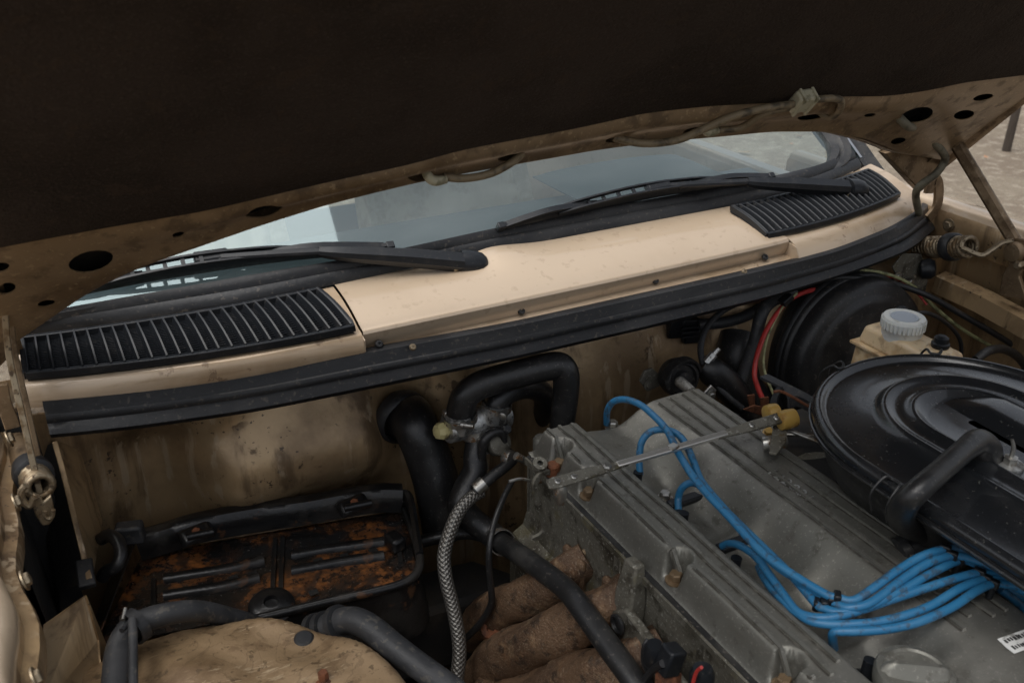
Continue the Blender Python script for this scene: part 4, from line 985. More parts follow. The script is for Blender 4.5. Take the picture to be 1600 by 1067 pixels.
# ================================================================== AIR CLEANER
ac = thing('air_cleaner', 'glossy black oval air cleaner with ridged lid on the right of the engine', 'air cleaner', (.265, -.62, .80))
ACX, ACY, ACR, ACL = .272, -.463, .189, .34                # rear cap centre, radius, straight length
def stad(r, z, n=28):
    out = []; r -= .009 if r > .02 else 0
    for i in range(n+1):
        an = PI*i/n; out.append(V(ACX+r*math.cos(an), ACY+r*math.sin(an), z))
    for t in xs(0, 1, 12)[1:]: out.append(V(ACX-r, ACY-ACL*t, z))
    for i in range(1, n):
        an = PI+PI*i/n; out.append(V(ACX+r*math.cos(an), ACY-ACL+r*math.sin(an), z))
    for t in xs(1, 0, 12)[:-1]: out.append(V(ACX+r, ACY-ACL*t, z))
    return out
LID = [(.197, .899), (.1985, .905), (.1985, .911), (.196, .917), (.192, .9195), (.1875, .9185), (.1845, .914), (.182, .9115), (.178, .911), (.150, .913), (.128, .9165), (.121, .919), (.1185, .925), (.1155, .928), (.1115, .928),
       (.106, .9245), (.098, .9225), (.088, .9235), (.083, .927), (.080, .9285), (.076, .927), (.069, .9205), (.060, .918), (.030, .9175), (.006, .9175)]
k = MB().loft([stad(r, z) for r, z in LID][::-1], closed=True); lidm = mk('lid', k, 'gloss_black', ac, smooth=60)
PAN = [(.199, .905), (.1995, .897), (.194, .892), (.186, .886), (.180, .866), (.170, .842), (.160, .8385), (.05, .838)]
def pan_row(i, r, z):
    out = []
    for p in stad(r, z):
        if i > 2 and p.x < ACX: p.x = min(ACX, p.x+.085*sstep(-.53, -.63, p.y)*min(1, (i-2)/1.5))
        out.append(p)
    return out
mk('housing', MB().loft([pan_row(i, r, z) for i, (r, z) in enumerate(PAN)], closed=True), 'satin_black', ac, smooth=60)
mk('rim_bead', MB().tube(stad(.1995, .9015)+[stad(.1995, .9015)[0]], .0024, 8, 1, caps=False), 'gloss_black', ac)
# long pressed trough on the lid
tq = []
for q in xs(0, 1, 16):
    y = -.405-.36*q; x = .318; w2 = .030+.010*q
    tq.append([V(x+w2*u, y, .9178+h*min(1, q*8)) for u, h in ((-1.3, 0), (-1, .004), (-.75, .0095), (-.4, .011), (0, .0105), (.4, .011), (.75, .0095), (1, .004), (1.3, 0))])
mk('lid_pressing', MB().loft(tq), 'gloss_black', ac, smooth=60)
for px, py in ((1303, 580), (1454, 553), (1404, 762)):
    p = U(px, py, z=.91); d = V(p.x-ACX, max(0, p.y-ACY), 0).normalized()
    b0 = V(ACX, min(p.y, ACY), .9)+d*.195 if p.y < ACY else V(ACX, ACY, .9)+d*.195
    t_ = V(-d.y, d.x, 0)
    pth = [b0+d*.006+t_*.011+V(0, 0, -.02), b0+d*.012+t_*.012+V(0, 0, .004), b0-d*.002+t_*.010+V(0, 0, .022), b0-d*.010+t_*.006+V(0, 0, .020), b0-d*.010-t_*.006+V(0, 0, .020), b0-d*.002-t_*.010+V(0, 0, .022), b0+d*.012-t_*.012+V(0, 0, .004), b0+d*.006-t_*.011+V(0, 0, -.02)]
    mk('spring_clip', MB().tube(pth, .0017, 8, 5), 'satin_black', ac)
# centre stud with plate and nut
p = U(1578, 722, z=.922); p.z = .918
mk('nut_plate', MB().lathe(p, (0, 0, 1), [(.016, 0), (.016, .0025), (.013, .003), (.004, .0035)], 24), 'bright_alloy', ac)
mk('nut', MB().lathe(p, (0, 0, 1), [(.008, .002), (.008, .011), (.006, .012)], 6), 'steel', ac)
mk('stud', MB().tube([p+V(0, 0, .008), p+V(0, 0, .022), p+V(-.004, .002, .034)], [.003, .0026, .0018], 8, 3), 'steel', ac)
im = thing('intake_manifold', 'grimy dark intake manifold and carburettor below the air cleaner', 'manifold', (.27, -.4, .6))
for y in (-.17, -.27, -.37, -.47):
    mk('runner', MB().tube([V(.15, y, .735), V(.20, y, .755), V(.26, y-.02, .75), V(.30, y-.03, .72)], [.026, .024, .026, .028], 18, 5), 'head_alloy', im, smooth=60)
mk('plenum', MB().box((.30, -.38, .70), (.10, .40, .13)), 'head_alloy', im, bevel=.02, bseg=3)
mk('carburettor', MB().lathe(V(.29, -.46, .74), (0, 0, 1), [(.06, 0), (.06, .05), (.052, .055), (.052, .10)], 28), 'head_alloy', im)
mk('heat_shield', MB().prism([V(.165, -.16, .765), V(.36, -.16, .775), V(.36, -.40, .785), V(.20, -.40, .785)], (0, 0, .004)), 'void_black', im, bevel=.002)
for a_, b_ in (((.17, -.20, .79), (.25, -.27, .80)), ((.18, -.24, .80), (.22, -.20, .79))): mk('link_rod', MB().cyl(a_, b_, .003), 'steel', im)
mk('nut', MB().lathe(V(.185, -.215, .785), (-.3, -.3, 1), [(.010, 0), (.010, .012), (.006, .013), (.006, .02)], 6), 'yellow_plastic', im)
# snorkel bracket on the far left
sn = thing('intake_snorkel', 'dull black bent duct bracket between firewall and air cleaner', 'bracket', U(1250, 650, y=-.2))
rows = []
for a, b, yv in ((1214, 604, -.20), (1226, 600, -.20), (1250, 612, -.215), (1290, 636, -.24)):
    p = U(a, b, y=yv); rows.append([p+V(-.006, .03, .004), p+V(0, -.012, .004), p+V(-.002, -.028, -.004), p+V(-.002, -.032, -.020)])
mk('duct_top', MB().loft(rows, thick=.004), 'rubber_dusty', sn, smooth=40)
rows = [[U(1212, 606, y=-.205), U(1204, 624, y=-.205), U(1201, 650, y=-.205)], [U(1220, 604, y=-.215), U(1214, 624, y=-.215), U(1212, 652, y=-.215)]]
mk('duct_leg', MB().loft(rows, thick=.004), 'rubber_dusty', sn)
mk('rust_edge', MB().tube(tr([(1209, 612), (1222, 612), (1250, 627), (1288, 650)], y=[-.233, -.236, -.25, -.273]), .0022, 8, 4), 'rust_orange', sn)
# breather elbow hose: stands on the lid, drops over the rim to the cam cover
bh = [U(1540, 712, z=.920), U(1538, 700, z=.935), U(1527, 690, z=.950), U(1508, 702, z=.955), U(1470, 735, z=.955), U(1432, 768, z=.948), U(1412, 790, z=.925), U(1408, 808, z=.895), U(1420, 822, z=.870), U(1450, 832, z=.85)]
t = mk('breather_hose', MB().tube(bh, [.019, .018, .0145, .0125, .012, .0128, .0145, .0145, .014, .0135], 20, 6), 'hose_black', smooth=60)
tag(t, 'thick black rubber elbow hose over the rim of the air cleaner lid', 'hose')
p = U(1440, 838, z=.84)
t = mk('breather_stub', MB().lathe(p+V(-.01, -.0, -.012), (.9, -.2, .3), [(.016, -.02), (.019, -.018), (.019, -.008), (.016, -.006), (.016, .025), (.013, .03)], 22), 'satin_black'); tag(t, 'dark knurled pipe stub below the breather elbow hose', 'pipe')

# ================================================================== BRAKES
bb = thing('brake_booster', 'large round black brake booster drum against the firewall', 'brake booster', (.585, -.05, .55))
bc0 = V(.560, .02, .735); bax = V(-.04, -1, .10).normalized()
mk('rear_shell', MB().lathe(bc0, bax, [(.10, -.03), (.150, -.012), (.158, .0), (.1585, .012), (.155, .017), (.1525, .012), (.1525, .02), (.156, .026), (.156, .034), (.150, .040)], 64), 'satin_black', bb, smooth=50)
mk('front_shell', MB().lathe(bc0, bax, [(.151, .036), (.1495, .052), (.145, .064), (.137, .070), (.128, .0715), (.124, .074), (.119, .0785), (.112, .080), (.070, .083), (.060, .087), (.045, .104), (.03, .108)], 64), 'satin_black', bb, smooth=50)
mk('clamp_band', MB().lathe(bc0, bax, [(.157, .014), (.1605, .018), (.1605, .026), (.157, .030)], 64, cap=False), 'rubber', bb, smooth=50)
mk('master_cylinder', MB().lathe(bc0, bax, [(.030, .11), (.030, .14), (.024, .145), (.024, .27), (.018, .275)], 24), 'head_alloy', bb)
rs = thing('brake_fluid_tank', 'yellowed translucent brake fluid tank with white screw cap', 'reservoir', U(1410, 560, y=-.22))
yv = -.19
A0 = U(1334, 519, y=-.105)+V(0, 0, .016); TX, TY, TZ = .078, .165, .085
def tank_ring(ins, z): return [A0+V(ins, -ins, z), A0+V(TX-ins, -ins, z), A0+V(TX-ins, -TY+ins, z-.0), A0+V(ins, -TY+ins, z)]
mk('tank', MB().hexa(tank_ring(.0, -TZ), tank_ring(.003, -.032)).hexa(tank_ring(.004, -.0315), tank_ring(.010, .0)), 'tank_plastic', rs, bevel=.007, bseg=3)
mk('tank_seam', MB().hexa(tank_ring(-.003, -.035), tank_ring(-.003, -.030)), 'tank_plastic', rs, bevel=.001)
cpo = A0+V(TX*.5, -TY*.36, .004)
prof = [(.031, -.012), (.031, .004), (.033, .006), (.033, .020), (.0315, .0235), (.024, .0245), (.022, .0225), (.010, .0225), (.001, .0225)]
cp = mk('screw_cap', MB().lathe(cpo, (0, 0, 1), prof, 48), 'cap_plastic', rs, smooth=50)
kn = MB()
for i in range(32):
    an = 2*PI*i/32; q = cpo+V(math.cos(an)*.033, math.sin(an)*.033, .013); kn.box(q, (.0022, .0036, .014), Matrix.Rotation(an, 3, 'Z'))
kind(mk('cap_ridges', kn, 'cap_plastic', cp, smooth=0), 'stuff')
mk('cap_disc', MB().lathe(cpo+V(0, 0, .0228), (0, 0, 1), [(.021, 0), (.021, .0008), (.017, .001), (.0165, .0002), (.010, .0002)], 40), 'cap_blue', cp)
for px, py, r in ((1463, 522, .0125), (1408, 488, .011)):
    p = A0+V(TX*.5, -TY*.80, .014) if r > .012 else U(px, py, y=-.10)
    mk('level_switch', MB().lathe(p+V(0, 0, -.012), (0, 0, 1), [(r, -.01), (r, .004), (r*1.1, .006), (r*1.1, .011), (r*.9, .013), (r*.85, .020), (r*.5, .023), (.001, .023)], 22), 'plastic_black', rs, smooth=40)
mk('shoulder', MB().lathe(A0+V(TX*.5, -TY*.80, .0), (0, 0, 1), [(.026, -.03), (.025, -.005), (.019, .004), (.014, .006)], 24), 'tank_plastic', rs)
t = mk('switch_cable', MB().tube(tr([(1425, 492), (1448, 489), (1475, 502), (1497, 525), (1502, 548), (1496, 575)], y=-.14), .0036, 8, 6), 'wire_black'); tag(t, 'black switch cable curving behind the brake fluid tank', 'cable')

# ================================================================== HEATER VALVE AND HOSES (centre left)
hv = thing('heater_valve', 'grey cast heater valve with hose clamps in front of the firewall', 'valve', U(745, 700, y=.0))
yv2 = .0
c0, c1 = U(697, 671, y=yv2), U(792, 648, y=yv2+.02); axv = (c1-c0).normalized()
mk('valve_body', MB().lathe(c0, axv, [(.017, 0), (.021, .004), (.021, .035), (.025, .042), (.025, .062), (.021, .070), (.021, (c1-c0).length-.004), (.015, (c1-c0).length)], 24), 'bright_alloy', hv, smooth=40)
def stub(px, py, d, r, l, m='bright_alloy', nm='port'):
    return mk(nm, MB().lathe(U(px, py, y=yv2-.002), d, [(r, -l*.3), (r, l), (r*.8, l+.002)], 22), m, hv)
stub(718, 664, (-.1, -.1, 1), .020, .02); stub(770, 650, (.1, -.1, 1), .019, .018); stub(746, 676, (.05, -.25, -1), .018, .03)
def clamp(par, p, d, r, wid=.010):
    p = Vector(p); d = Vector(d).normalized(); k = mk('hose_clamp', MB().lathe(p, d, [(r, -wid/2), (r+.0016, -wid/2), (r+.0016, wid/2), (r, wid/2)], 32, cap=False), 'steel', par)
    a = d.cross(V(0, 0, 1)); a = a.normalized() if a.length > .1 else V(0, -1, 0)
    mk('clamp_screw', MB().lathe(p+V(0, -1, 0)*(r+.004)-a*.008, a, [(.004, 0), (.0045, .002), (.0045, .013), (.006, .0135), (.006, .018), (.004, .019)], 10), 'steel', k)
    return k
clamp(hv, U(745, 676, y=yv2-.004), (.05, -.25, -1), .0205, .012)
clamp(hv, U(719, 651, y=yv2-.002), (-.1, -.1, 1), .0235, .009); clamp(hv, U(776, 634, y=yv2-.002), (.1, -.1, 1), .021, .009)
mk('end_plug', MB().lathe(U(691, 673, y=yv2), axv, [(.004, -.012), (.010, -.010), (.013, -.004), (.013, .004), (.010, .008)], 8), 'pale_plug', hv)
mk('end_plug', MB().lathe(U(788, 647, y=yv2+.012), axv, [(.008, -.002), (.008, .01), (.006, .012)], 8), 'pale_plug', hv)
mk('bracket_tab', MB().box(U(700, 652, y=yv2+.01), (.018, .012, .024), Matrix.Rotation(.2, 3, 'Y')), 'steel', hv, bevel=.003)
sv = thing('vacuum_actuator', 'small grimy round actuator hanging under the heater valve', 'actuator', U(782, 700, y=-.02))
p = U(780, 692, y=-.03); mk('dome', MB().lathe(p, (.2, -.8, .5), [(.010, -.02), (.018, -.012), (.0195, 0), (.0185, .004), (.012, .008), (.004, .010)], 24), 'head_alloy', sv)
mk('yoke', MB().tube(tr([(752, 716), (756, 690), (770, 676), (784, 676), (788, 690)], y=-.035), [.006, .0075, .007, .006, .005], 10, 5), 'satin_black', sv)
mk('bolt', MB().lathe(U(787, 672, y=-.03), (.3, -.8, .6), [(.008, 0), (.008, .009), (.006, .011)], 6), 'satin_black', sv)
mk('nipple', MB().lathe(U(748, 715, y=-.02), (0, -.5, -1), [(.012, 0), (.012, .018), (.009, .02)], 8), 'head_alloy', sv)

def hose(label, pts, r, m='hose_black', seg=18, name='hose', cat='hose', sm=7, ends=None):
    o = mk(name, MB().tube(pts, r, seg, sm), m, smooth=60); tag(o, label, cat); return o
hose('thick black heater hose arching over the valve to the rear of the engine',
     tr([(718, 662), (720, 640), (730, 615), (760, 598), (810, 584), (850, 574), (874, 572), (884, 586), (884, 615), (880, 650), (874, 690)], y=[.0, -.002, -.005, -.012, -.025, -.035, -.04, -.045, -.045, -.045, -.04]), [.0205, .0205, .0205, .0205, .0205, .0205, .0195, .019, .018], name='heater_hose')
hose('shorter heater hose bent under the arching hose towards the firewall',
     tr([(773, 648), (776, 628), (795, 612), (822, 605), (846, 612), (852, 632), (846, 650), (838, 660)], y=[.0, .0, .005, .015, .03, .05, .08, .11]), .0175, name='heater_hose')
hose('fat black duct hose curving down from a firewall hole behind the battery tray',
     tr([(626, 648), (640, 652), (652, 672), (668, 710), (682, 755), (690, 800), (692, 830)], y=[.125, .09, .06, .045, .03, .02, .02]), [.040, .036, .0335, .034, .035, .034, .032], name='duct_hose', seg=26)
p = U(627, 650, y=.105); tag(mk('grommet', MB().lathe(p, (.1, -1, -.1), [(.043, -.006), (.044, .004), (.042, .012), (.037, .016), (.034, .010)], 36, cap=False), 'rubber'), 'flared black rubber collar where the duct hose leaves the firewall', 'grommet')
hose('black coolant hose bending down from the heater valve to the pipe clamp',
     tr([(745, 690), (742, 712), (742, 735), (728, 765), (722, 790), (738, 812), (765, 832), (784, 848)], y=[-.01, -.02, -.03, -.04, -.05, -.06, -.08, -.108]), [.0165, .017, .018, .0195, .0195, .019, .0185, .018], 'hose_black', name='coolant_hose')
pp = tr([(782, 846), (815, 868), (850, 893), (882, 918), (905, 945), (945, 1000), (985, 1055), (1010, 1095)], x=[-.195, -.20, -.20, -.20, -.205, -.205, -.205, -.205])
cpipe = hose('smooth black coolant pipe running diagonally over the rusty manifold', pp, [.0140, .0140, .0140, .0148, .0140], 'gloss_black', name='coolant_pipe', cat='pipe')
cpipe.data.materials[0] = MATS['satin_black']
cl2 = tag(clamp(None, U(783, 846, x=-.195), pp[1]-pp[0], .0175, .012), 'steel worm clamp joining the coolant hose and the diagonal pipe', 'hose clamp')
# braided fuel hose with its smooth upper end
bhp = tr([(752, 768), (735, 778), (718, 797), (704, 828), (694, 866), (697, 905), (707, 945), (715, 985), (718, 1020), (714, 1060), (712, 1100)], y=[-.06, -.065, -.072, -.085, -.10, -.12, -.14, -.16, -.175, -.19, -.20])
hose('silver braided hose hanging in a long bend in front of the manifold', bhp, [.0092, .0098, .0098, .0098], 'braid', name='braided_hose', seg=20)
ft = thing('hose_fitting', 'dark elbow fitting and ferrule at the top of the braided hose', 'fitting', U(770, 745, y=-.06))
fp = tr([(796, 706), (802, 716), (790, 728), (768, 745), (742, 768)], y=[-.02, -.045, -.055, -.06, -.062])
mk('elbow', MB().tube(fp, [.006, .008, .0085, .0085, .0085], 14, 5), 'satin_black', ft)
mk('ferrule', MB().tube(tr([(757, 753), (743, 765)], y=-.062), .0105, 16, 2), 'steel', ft)
mk('joint', MB().lathe(U(797, 716, y=-.05), (.3, -.9, .2), [(.012, -.008), (.013, 0), (.011, .005)], 14), 'steel', ft)
hose('thin black vacuum line dropping past the braided hose', tr([(800, 752), (788, 775), (775, 808), (766, 845), (764, 880), (768, 925), (768, 942), (757, 965), (735, 990), (712, 1010)], y=[-.09, -.11, -.135, -.155, -.165, -.17, -.168, -.16, -.145, -.13]), [.0042, .0042, .0045, .0052, .0045], name='vacuum_line', cat='cable')
lnk = thing('bracket_arm', 'curved grey steel arm bracket beside the engine\'s rear corner', 'bracket', U(840, 800, y=-.1))
mk('arm', MB().sweep(tr([(872, 738), (850, 738), (836, 752), (836, 772), (845, 800), (851, 822), (846, 834), (832, 842)], y=[-.155, -.16, -.165, -.17, -.17, -.17, -.17, -.165]), [(-.004, -.0025), (-.004, .0025), (.004, .0025), (.004, -.0025)], up=(0, -1, 0), sm=5), 'head_alloy', lnk, bevel=.001)
mk('eye', MB().lathe(U(842, 728, y=-.15), (0, -.5, 1), [(.004, 0), (.010, 0), (.010, .008), (.004, .008)], 18, cap=False), 'head_alloy', lnk)
mk('stop', MB().lathe(U(864, 735, y=-.155), (0, -.1, 1), [(.009, -.012), (.009, .010), (.007, .012)], 14), 'rust_orange', lnk)
mk('rod', MB().tube(tr([(795, 752), (815, 748), (838, 753), (856, 750)], y=-.14), .0022, 8, 4), 'steel', lnk)
mk('lever', MB().tube(tr([(806, 712), (824, 722), (838, 732)], y=-.08), [.006, .005, .006], 10, 3), 'steel', lnk)
# throttle linkage bar across the cam cover
tl = thing('throttle_linkage', 'flat steel throttle rod lying across the ribbed cam cover', 'linkage', U(1040, 705, z=.86))
a, b = U(862, 756, z=.868), U(1222, 652, z=.872)
d = (b-a).normalized(); L = (b-a).length
fp_ = [(-.0075, -.002), (-.0075, .002), (.0075, .002), (.0075, -.002)]
mk('bar_end', MB().sweep([a-d*.006, a+d*.004, a+d*.05, a+d*.105], fp_, up=(0, -.35, 1), scale=[(.7, 1), (1.1, 1), (1, 1), (.62, 1)], sm=3), 'head_alloy', tl, bevel=.001)
mk('bar_end', MB().sweep([b-d*.105, b-d*.05, b-d*.004, b+d*.006], fp_, up=(0, -.35, 1), scale=[(.62, 1), (1, 1), (1.1, 1), (.7, 1)], sm=3), 'head_alloy', tl, bevel=.001)
mk('bar', MB().sweep([a+d*.09, a+d*L*.5, b-d*.09], [(-.0042, -.003), (-.0042, .0032), (.0042, .0032), (.0042, -.003)], up=(0, -.35, 1), sm=3), 'worn_metal', tl, bevel=.0012)
for q in (.008, .030, L-.010, L-.050): mk('rivet', MB().lathe(a+d*q+V(0, -.0005, .002), (0, -.35, 1), [(.0042, -.002), (.0042, .0006), (.003, .0018), (.001, .002)], 14), 'steel', tl)
mk('rivet', MB().lathe(a+d*.075+V(0, -.0005, .002), (0, -.35, 1), [(.006, -.002), (.006, .003), (.004, .005)], 6), 'steel', tl)
mk('ball_joint', MB().lathe(a+d*.012-V(0, 0, .022), (0, 0, 1), [(.005, -.01), (.008, 0), (.0085, .006), (.0085, .014), (.006, .02)], 18), 'steel', tl)
mk('adjuster', MB().box(a+d*L*.5+V(0, 0, .0035), (.012, .011, .004), Matrix.Rotation(.2, 3, 'Z')), 'steel', tl, bevel=.001)
for px, py, ln, nm in ((1206, 646, .020, 0), (1230, 655, .026, 1)):
    p = U(px, py, z=.868); t = mk('plastic_bush', MB().lathe(p, (1, -.15, .05), [(.008, -ln/2), (.0125, -ln/2+.002), (.0135, 0), (.0125, ln/2-.002), (.009, ln/2), (.004, ln/2)], 20), 'yellow_plastic', tl)
mk('crank', MB().prism([U(a_, b_, z=.855) for a_, b_ in ((1208, 664), (1232, 660), (1228, 690), (1214, 708), (1202, 706))], (0, .0, -.004)), 'head_alloy', tl, bevel=.001)
mk('shaft', MB().cyl(U(1232, 672, z=.85), U(1285, 692, z=.85), .003), 'steel', tl)
mk('crank_pivot', MB().lathe(U(1216, 690, z=.845), (.8, -.5, .2), [(.010, -.02), (.010, .008), (.007, .012)], 14), 'steel', tl)

# ================================================================== IGNITION CABLES (six blue leads)
def o8(a, b): return (1200+a*.25, 820+b*.25)              # crop coordinates of the bundle
GRP = 'blue ignition leads on the cam cover'
def lead(label, pts, zs, r=.0047):
    P = [U(p[0], p[1], z=z) for p, z in zip(pts, zs)]
    o = mk('ignition_lead', MB().tube(P, r, 14, 7), 'blue_silicone', smooth=60); tag(o, label, 'ignition lead', GRP); return o
lead('blue ignition lead rising at the engine\'s rear edge, uppermost of the bundle',
     [(948, 662), (949, 642), (958, 628), (976, 624), (1000, 632), (1022, 650), (1042, 672), (1058, 704), (1080, 740), (1102, 768), (1140, 808), (1190, 862), (1240, 898), (1290, 928), o8(430, 452), o8(530, 472), o8(650, 400), o8(800, 290), o8(950, 200), o8(1100, 152), o8(1210, 162), o8(1400, 250), o8(1600, 350), o8(1800, 450)],
     [.80, .83, .850, .862, .868, .868, .865, .862, .86, .855, .85, .85, .85, .85, .85, .85, .855, .86, .865, .868, .866, .86, .85, .84])
lead('blue ignition lead looping from the first valley plug behind the throttle rod',
     [(1000, 742), (999, 715), (1003, 690), (1016, 675), (1036, 671), (1058, 678), (1072, 695), (1084, 722), (1094, 748), (1112, 772), (1150, 816), (1200, 872), (1250, 908), o8(390, 470), o8(450, 502), o8(520, 516), o8(650, 480), o8(850, 332), o8(1000, 238), o8(1150, 190), o8(1300, 222), o8(1450, 290), o8(1700, 420)],
     [.80, .82, .84, .852, .858, .858, .856, .853, .85, .848, .845, .845, .845, .845, .846, .848, .851, .857, .862, .865, .862, .856, .84])
lead('blue ignition lead looping low over the second valley plug with black bolt beside',
     [(1060, 797), (1060, 778), (1066, 762), (1080, 754), (1096, 759), (1112, 772), (1135, 798), (1165, 828), (1200, 862), (1240, 902), o8(300, 490), o8(350, 520), o8(440, 545), o8(560, 530), o8(700, 478), o8(850, 400), o8(1000, 312), o8(1190, 222), o8(1290, 240), o8(1450, 330), o8(1700, 470)],
     [.79, .80, .815, .825, .828, .83, .832, .834, .836, .838, .84, .841, .843, .845, .848, .851, .855, .858, .856, .85, .835])
lead('blue ignition lead starting at the third plug, upper of the two low leads',
     [(1128, 853), (1140, 849), (1158, 853), (1182, 870), (1204, 900), (1224, 928), o8(190, 545), o8(330, 580), o8(500, 555), o8(800, 455), o8(1050, 372), o8(1200, 325), o8(1320, 300), o8(1430, 310), o8(1600, 335), o8(1800, 390)],
     [.795, .805, .815, .822, .826, .83, .834, .84, .843, .847, .851, .853, .855, .853, .85, .845])
lead('blue ignition lead starting at the fourth plug, lower of the two low leads',
     [(1186, 886), (1194, 902), (1208, 922), (1226, 942), o8(180, 550), o8(300, 608), o8(500, 620), o8(750, 592), o8(1000, 512), o8(1200, 395), o8(1360, 336), o8(1470, 340), o8(1600, 360), o8(1800, 420)],
     [.795, .81, .82, .827, .832, .837, .840, .842, .845, .849, .852, .85, .846, .84])
lead('blue ignition lead rising at the oil filler, lowest and nearest of the bundle',
     [(1303, 1012), (1301, 998), (1302, 988), o8(450, 664), o8(550, 664), o8(700, 655), o8(820, 636), o8(950, 602), o8(1150, 512), o8(1300, 412), o8(1400, 366), o8(1500, 370), o8(1620, 400), o8(1800, 470)],
     [.80, .82, .832, .836, .838, .839, .84, .842, .845, .848, .85, .848, .844, .836])
for i, (a, b, lab) in enumerate(((((1450, 400), (1520, 450), (1600, 520), (1750, 640), .80), 0, 'blue ignition lead dropping at the right picture edge, the nearer one'),
                                 (((1480, 385), (1550, 430), (1640, 490), (1780, 600), .79), 0, 'blue ignition lead dropping at the right picture edge, the farther one'))):
    P = [o8(*q) for q in a[:4]]; lead(lab, P, [.825, .815, .80, a[4]])
# cable combs
def comb(label, items, zs):
    t = thing('cable_comb', label, 'cable comb', U(*o8(*items[0][:2]), z=zs[0]-.01), 'black combs holding the ignition leads')
    prev = None
    for (a, b, an), z in zip([(q[0], q[1], q[2]) for q in items], zs):
        p = U(*o8(a, b), z=z); rt = Matrix.Rotation(an, 3, 'Z')
        mk('clasp', MB().box(p+V(0, 0, .0005), (.0075, .0125, .0105), rt), 'plastic_black', t, bevel=.0018)
        if prev is not None: mk('web', MB().cyl(prev-V(0, 0, .006), p-V(0, 0, .006), .0028), 'plastic_black', t)
        prev = p
    mk('foot', MB().cyl(prev+V(0, 0, -.002), V(prev.x, prev.y, .832), .004), 'plastic_black', t)
comb('black comb on the upper three leads next to the air cleaner', [(1105, 152, .5), (1147, 190, .5), (1190, 222, .5)], [.868, .865, .858])
comb('black comb on the lower three leads next to the air cleaner', [(1320, 300, .3), (1358, 336, .3), (1405, 366, .3)], [.855, .852, .85])
comb('black comb where the upper leads bend in the engine valley', [(432, 452, -.7), (392, 470, -.7), (350, 490, -.7), (305, 495, -.7)], [.85, .845, .842, .839])

# ================================================================== BATTERY TRAY
bt = thing('battery_tray', 'empty black battery tray with orange rust patches and raised ribs', 'battery tray', U(420, 900, z=.64))
ZB = .655
fl_ = [U(222, 866, z=ZB), U(632, 796, z=ZB), U(654, 880, z=ZB), U(640, 905, z=ZB), U(610, 918, z=ZB), U(400, 968, z=ZB), U(150, 1010, z=ZB)]
FBL, FBR, FFR, FFL = fl_[0], fl_[1], U(655, 908, z=ZB), fl_[6]
rows = []
for v in xs(0, 1, 30):
    rows.append([FBL.lerp(FBR, u).lerp(FFL.lerp(FFR, u), v)+V(0, 0, .0015*math.sin(u*17)*math.sin(v*9)) for u in xs(0, 1, 40)])
mk('tray_floor', MB().loft(rows[::-1], thick=.002), 'tray_black', bt, smooth=60)
def tz(px, py, dz=0): return U(px, py, z=ZB+dz)
# rims
rim = [tz(632, 796, .012), tz(648, 838, .012), tz(656, 872, .012), tz(652, 893, .012), tz(635, 908, .012), tz(600, 920, .012), tz(520, 938, .012), tz(440, 957, .012), tz(385, 970, .012), tz(330, 985, .012)]
mk('front_rim', MB().tube(rim, .0062, 10, 5), 'tray_frame', bt)
wl = MB().loft([[p+V(0, 0, .004) for p in crom(rim, 5)], [p+V(0, .0, -.015) for p in crom(rim, 5)], [p+V(.01, .0, -.10) for p in crom(rim, 5)]]); mk('rim_wall', wl, 'tray_frame', bt)
bkr = [tz(214, 842, .03), tz(260, 829, .035), tz(300, 816, .04), tz(380, 800, .04), tz(480, 786, .04), tz(540, 775, .04), tz(590, 768, .04), tz(628, 768, .035)]
mk('rear_rail', MB().sweep(bkr, [(-.018, -.026), (-.020, -.008), (-.014, .004), (-.006, .009), (.006, .009), (.013, .002), (.018, -.010), (.018, -.026)], up=(0, -.2, 1), sm=5), 'tray_frame', bt, smooth=45)
mk('right_wall', MB().sweep([tz(622, 772, .030), tz(636, 774, .030), tz(643, 790, .027), tz(650, 832, .020), tz(656, 868, .014)], [(-.004, -.018), (-.005, .006), (0, .009), (.005, .006), (.005, -.018)], sm=5), 'tray_frame', bt, smooth=45)
a = crom(bkr, 5); bl_ = crom([FBL.lerp(FBR, u)+V(0, 0, .003) for u in xs(0, 1, 8)], 5)
mk('rear_wall', MB().loft([[p+V(0, -.008, -.012) for p in a], [p.lerp(q, .5)+V(0, .006, 0) for p, q in zip(a, bl_)], [q for q in bl_]], thick=.002), 'tray_black', bt)
mk('floor_edge', MB().tube([FBL.lerp(FBR, u)+V(0, -.001, .004) for u in xs(0.02, .98, 6)], .0016, 8, 2), 'brown_steel', bt)
for px, py in ((304, 824), (550, 779)):
    p = tz(px, py, .046); mk('clamp_boss', MB().box(p+V(0, -.006, -.006), (.052, .030, .012), Matrix.Rotation(.45, 3, 'X') @ Matrix.Rotation(.12, 3, 'Z'), taper=.7), 'tray_frame', bt, bevel=.005, bseg=3); bolt(bt, p+V(0, -.010, -.001), (0, -.45, 1), .0062, 'rust_orange', washer=False, h=.004)
    mk('clamp_slot', MB().tube([tz(px-12, py+15, .045), tz(px+30, py+6, .045)], .0055, 10, 2), 'tray_frame', bt)
for pts in (((256, 905), (300, 898), (360, 888), (412, 875)), ((256, 931), (300, 924), (350, 916), (405, 902)), ((455, 868), (500, 860), (550, 853), (602, 846)), ((455, 892), (500, 884), (545, 876), (600, 868))):
    mk('floor_rib', MB().sweep([tz(*q, .001) for q in pts], [(-.009, -.003), (-.007, .004), (-.003, .0075), (.003, .0075), (.007, .004), (.009, -.003)], sm=4), 'tray_frame', bt, smooth=50)
